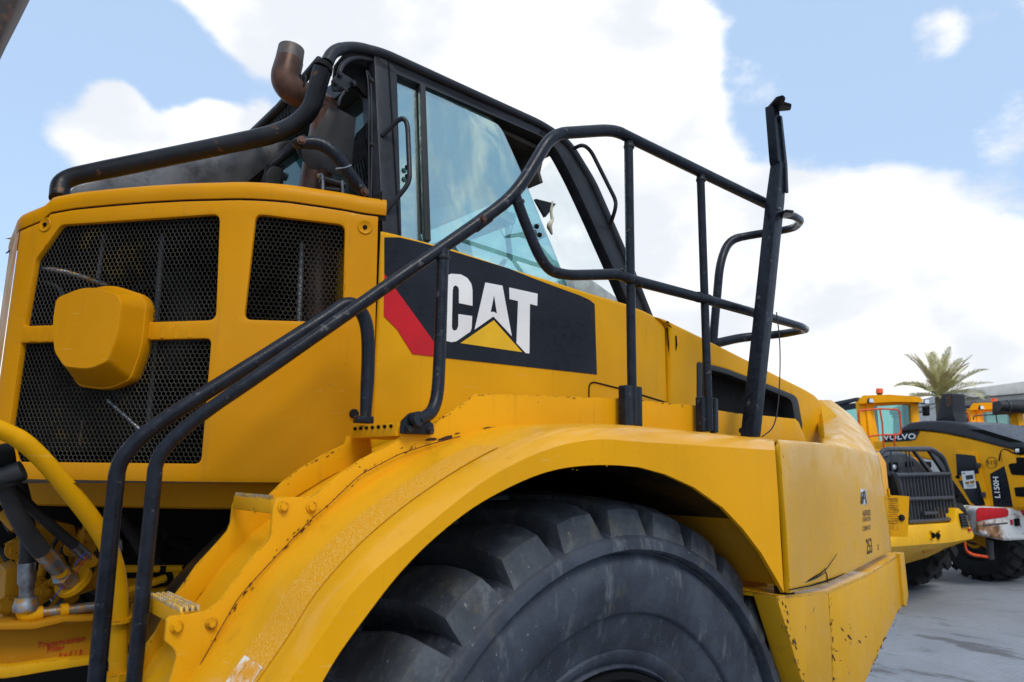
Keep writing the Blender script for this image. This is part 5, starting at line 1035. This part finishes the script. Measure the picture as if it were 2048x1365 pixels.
# ---------------- third machine at the right edge
g3 = W(2055, 900, 16.5)
l3 = thing('wheel_loader', 'grey hooded machine with black air filter canisters at the right edge, mostly cut off', 'loader', (g3.x, g3.y, 0))
tube('air_filter', wp([(1996, 812, 16.5, 20), (2018, 813, 16.5, 24), (2046, 815, 16.5, 24)]), 'black_plastic', l3, 0, 14); tube('filter_band', wp([(2012, 813, 16.5, 26), (2016, 813, 16.5, 26)]), 'machine_grey', l3, 0, 14)
sheet('filter_housing', Plane(W(2040, 812, 16.8), -LD), [(2024, 800), (2090, 800), (2090, 826), (2024, 826)], 'black_plastic', l3, thick=.5, bev=.03)
sheet('cab_post', Plane(W(2036, 840, 17), -LD), [(2034, 824), (2046, 824), (2052, 870), (2040, 870)], 'yellow_machine', l3, thick=.2, bev=.01)
sheet('grey_hood', Plane(W(2040, 865, 16), LN), [(2010, 860), (2030, 852), (2100, 850), (2100, 872), (2016, 870)], 'machine_grey', l3, back=-LN*1.0, bev=.02); sheet('white_panel', Plane(W(2040, 870, 15.9), LN), [(2014, 868), (2100, 866), (2100, 960), (2014, 960)], 'white_paint', l3, back=-LN*1.0, bev=.02)
sheet('chassis', Plane(W(2060, 960, 16.5), LN), [(2030, 940), (2130, 940), (2130, 1080), (2030, 1080)], 'inner_dark', l3, thick=.8, bev=0); wheel_far(Vector((g3.x+.4, g3.y, .8)), LN, .8, .7, l3, 10)
# ---------------- building, palm, far block, dump body
bl = Plane(W(1960, 790, 36), (-.80, -.60, 0))
gb = bl.at(1960, 900); bd = thing('concrete_building', 'flat roofed grey concrete building behind the loaders', 'building', (gb.x, gb.y, 0))
sheet('wall', bl, [(1892, 800), (2140, 780), (2140, 985), (1892, 985)], 'concrete', bd, back=-bl.n*9, bev=.02)
sheet('roof_slab', bl, [(1886, 787), (2140, 752), (2140, 781), (1886, 802)], 'concrete', bd, back=-bl.n*10, bev=.03, off=.7)
sheet('roof_band', bl, [(1889, 803), (2140, 782), (2140, 792), (1889, 810)], 'concrete', bd, back=-bl.n*9.4, bev=.03, off=.3)
for i in range(5): sheet('window', bl, [(1915+i*44, 850), (1940+i*44, 849), (1940+i*44, 890), (1915+i*44, 890)], 'decal_black', bd, thick=.1, bev=0, off=.05)
pc = W(1880, 792, 30)
palm = thing('palm_tree', 'date palm with spreading fronds rising above the machines', 'tree', (pc.x, pc.y, 0))
tube('trunk', [(Vector((pc.x-.3, pc.y, 0)), .30), (Vector((pc.x-.1, pc.y, 2.5)), .22), (pc+Vector((0, 0, -.25)), .20), (pc+Vector((0, 0, .05)), .14)], 'trunk_bark', palm, .5, 12)
random.seed(11)
def frond(mat, az, el, ln, droop):
    d = Vector((math.cos(az)*math.cos(el), math.sin(az)*math.cos(el), math.sin(el))); p = pc.copy(); pts = [p.copy()]
    for i in range(9): p = p+d*(ln/9); d = (d+Vector((0, 0, -droop*(.2+i*.16)))).normalized(); pts.append(p.copy())
    bm = bmesh.new(); sweep(bm, [(q, .022*(1-i/11)) for i, q in enumerate(pts)], 5)
    sp = spline(pts, 5); side = d.cross(Vector((0, 0, 1))).normalized()
    for i in range(4, len(sp)-1):
        t = (sp[i+1]-sp[i]).normalized(); f = i/len(sp); L_ = .42*math.sin(math.pi*min(1, .18+f*.86))**.7+.06
        for s in (1, -1):
            v = (side*s*.75+t*.75+Vector((0, 0, .30+random.uniform(-.2, .2)))).normalized()*L_*random.uniform(.8, 1.15); wv = t.cross(v).normalized().cross(v).normalized()*.012
            tip = sp[i]+v+Vector((0, 0, -.06*L_)); mid = sp[i]+v*.55
            bm.faces.new([bm.verts.new(q) for q in (sp[i]-wv*.6, mid-wv, tip, mid+wv, sp[i]+wv*.6)])
    return finish('frond', bm, mat, palm)
for k in range(40):
    el = random.choice([1.4, 1.25, 1.1, .95, .75, .6, .45, .2, .0]); frond('frond_dry' if el < 0 or random.random() < .12 else 'frond_green', random.uniform(0, 2*math.pi), el+random.uniform(-.1, .1), random.uniform(1.7, 2.3), random.uniform(.05, .16))
fb = W(4, 790, 70); far_b = box('distant_building', Vector((fb.x-3, fb.y, 4.7)), (6, 6, 9.4), 'concrete', None, .05); tag(far_b, 'small pale building in the distance at the left edge', 'building')
db = sheet('dump_body', YP(2.6), [(-2600, -900), (110, -140), (70, -60), (44, -10), (20, 40), (0, 84), (-60, 190), (-300, 420), (-900, 760), (-2600, 900)], 'rusty_body', None, thick=.4, bev=.02); tag(db, 'rusty brown dump body edge at the top left corner', 'dump body')
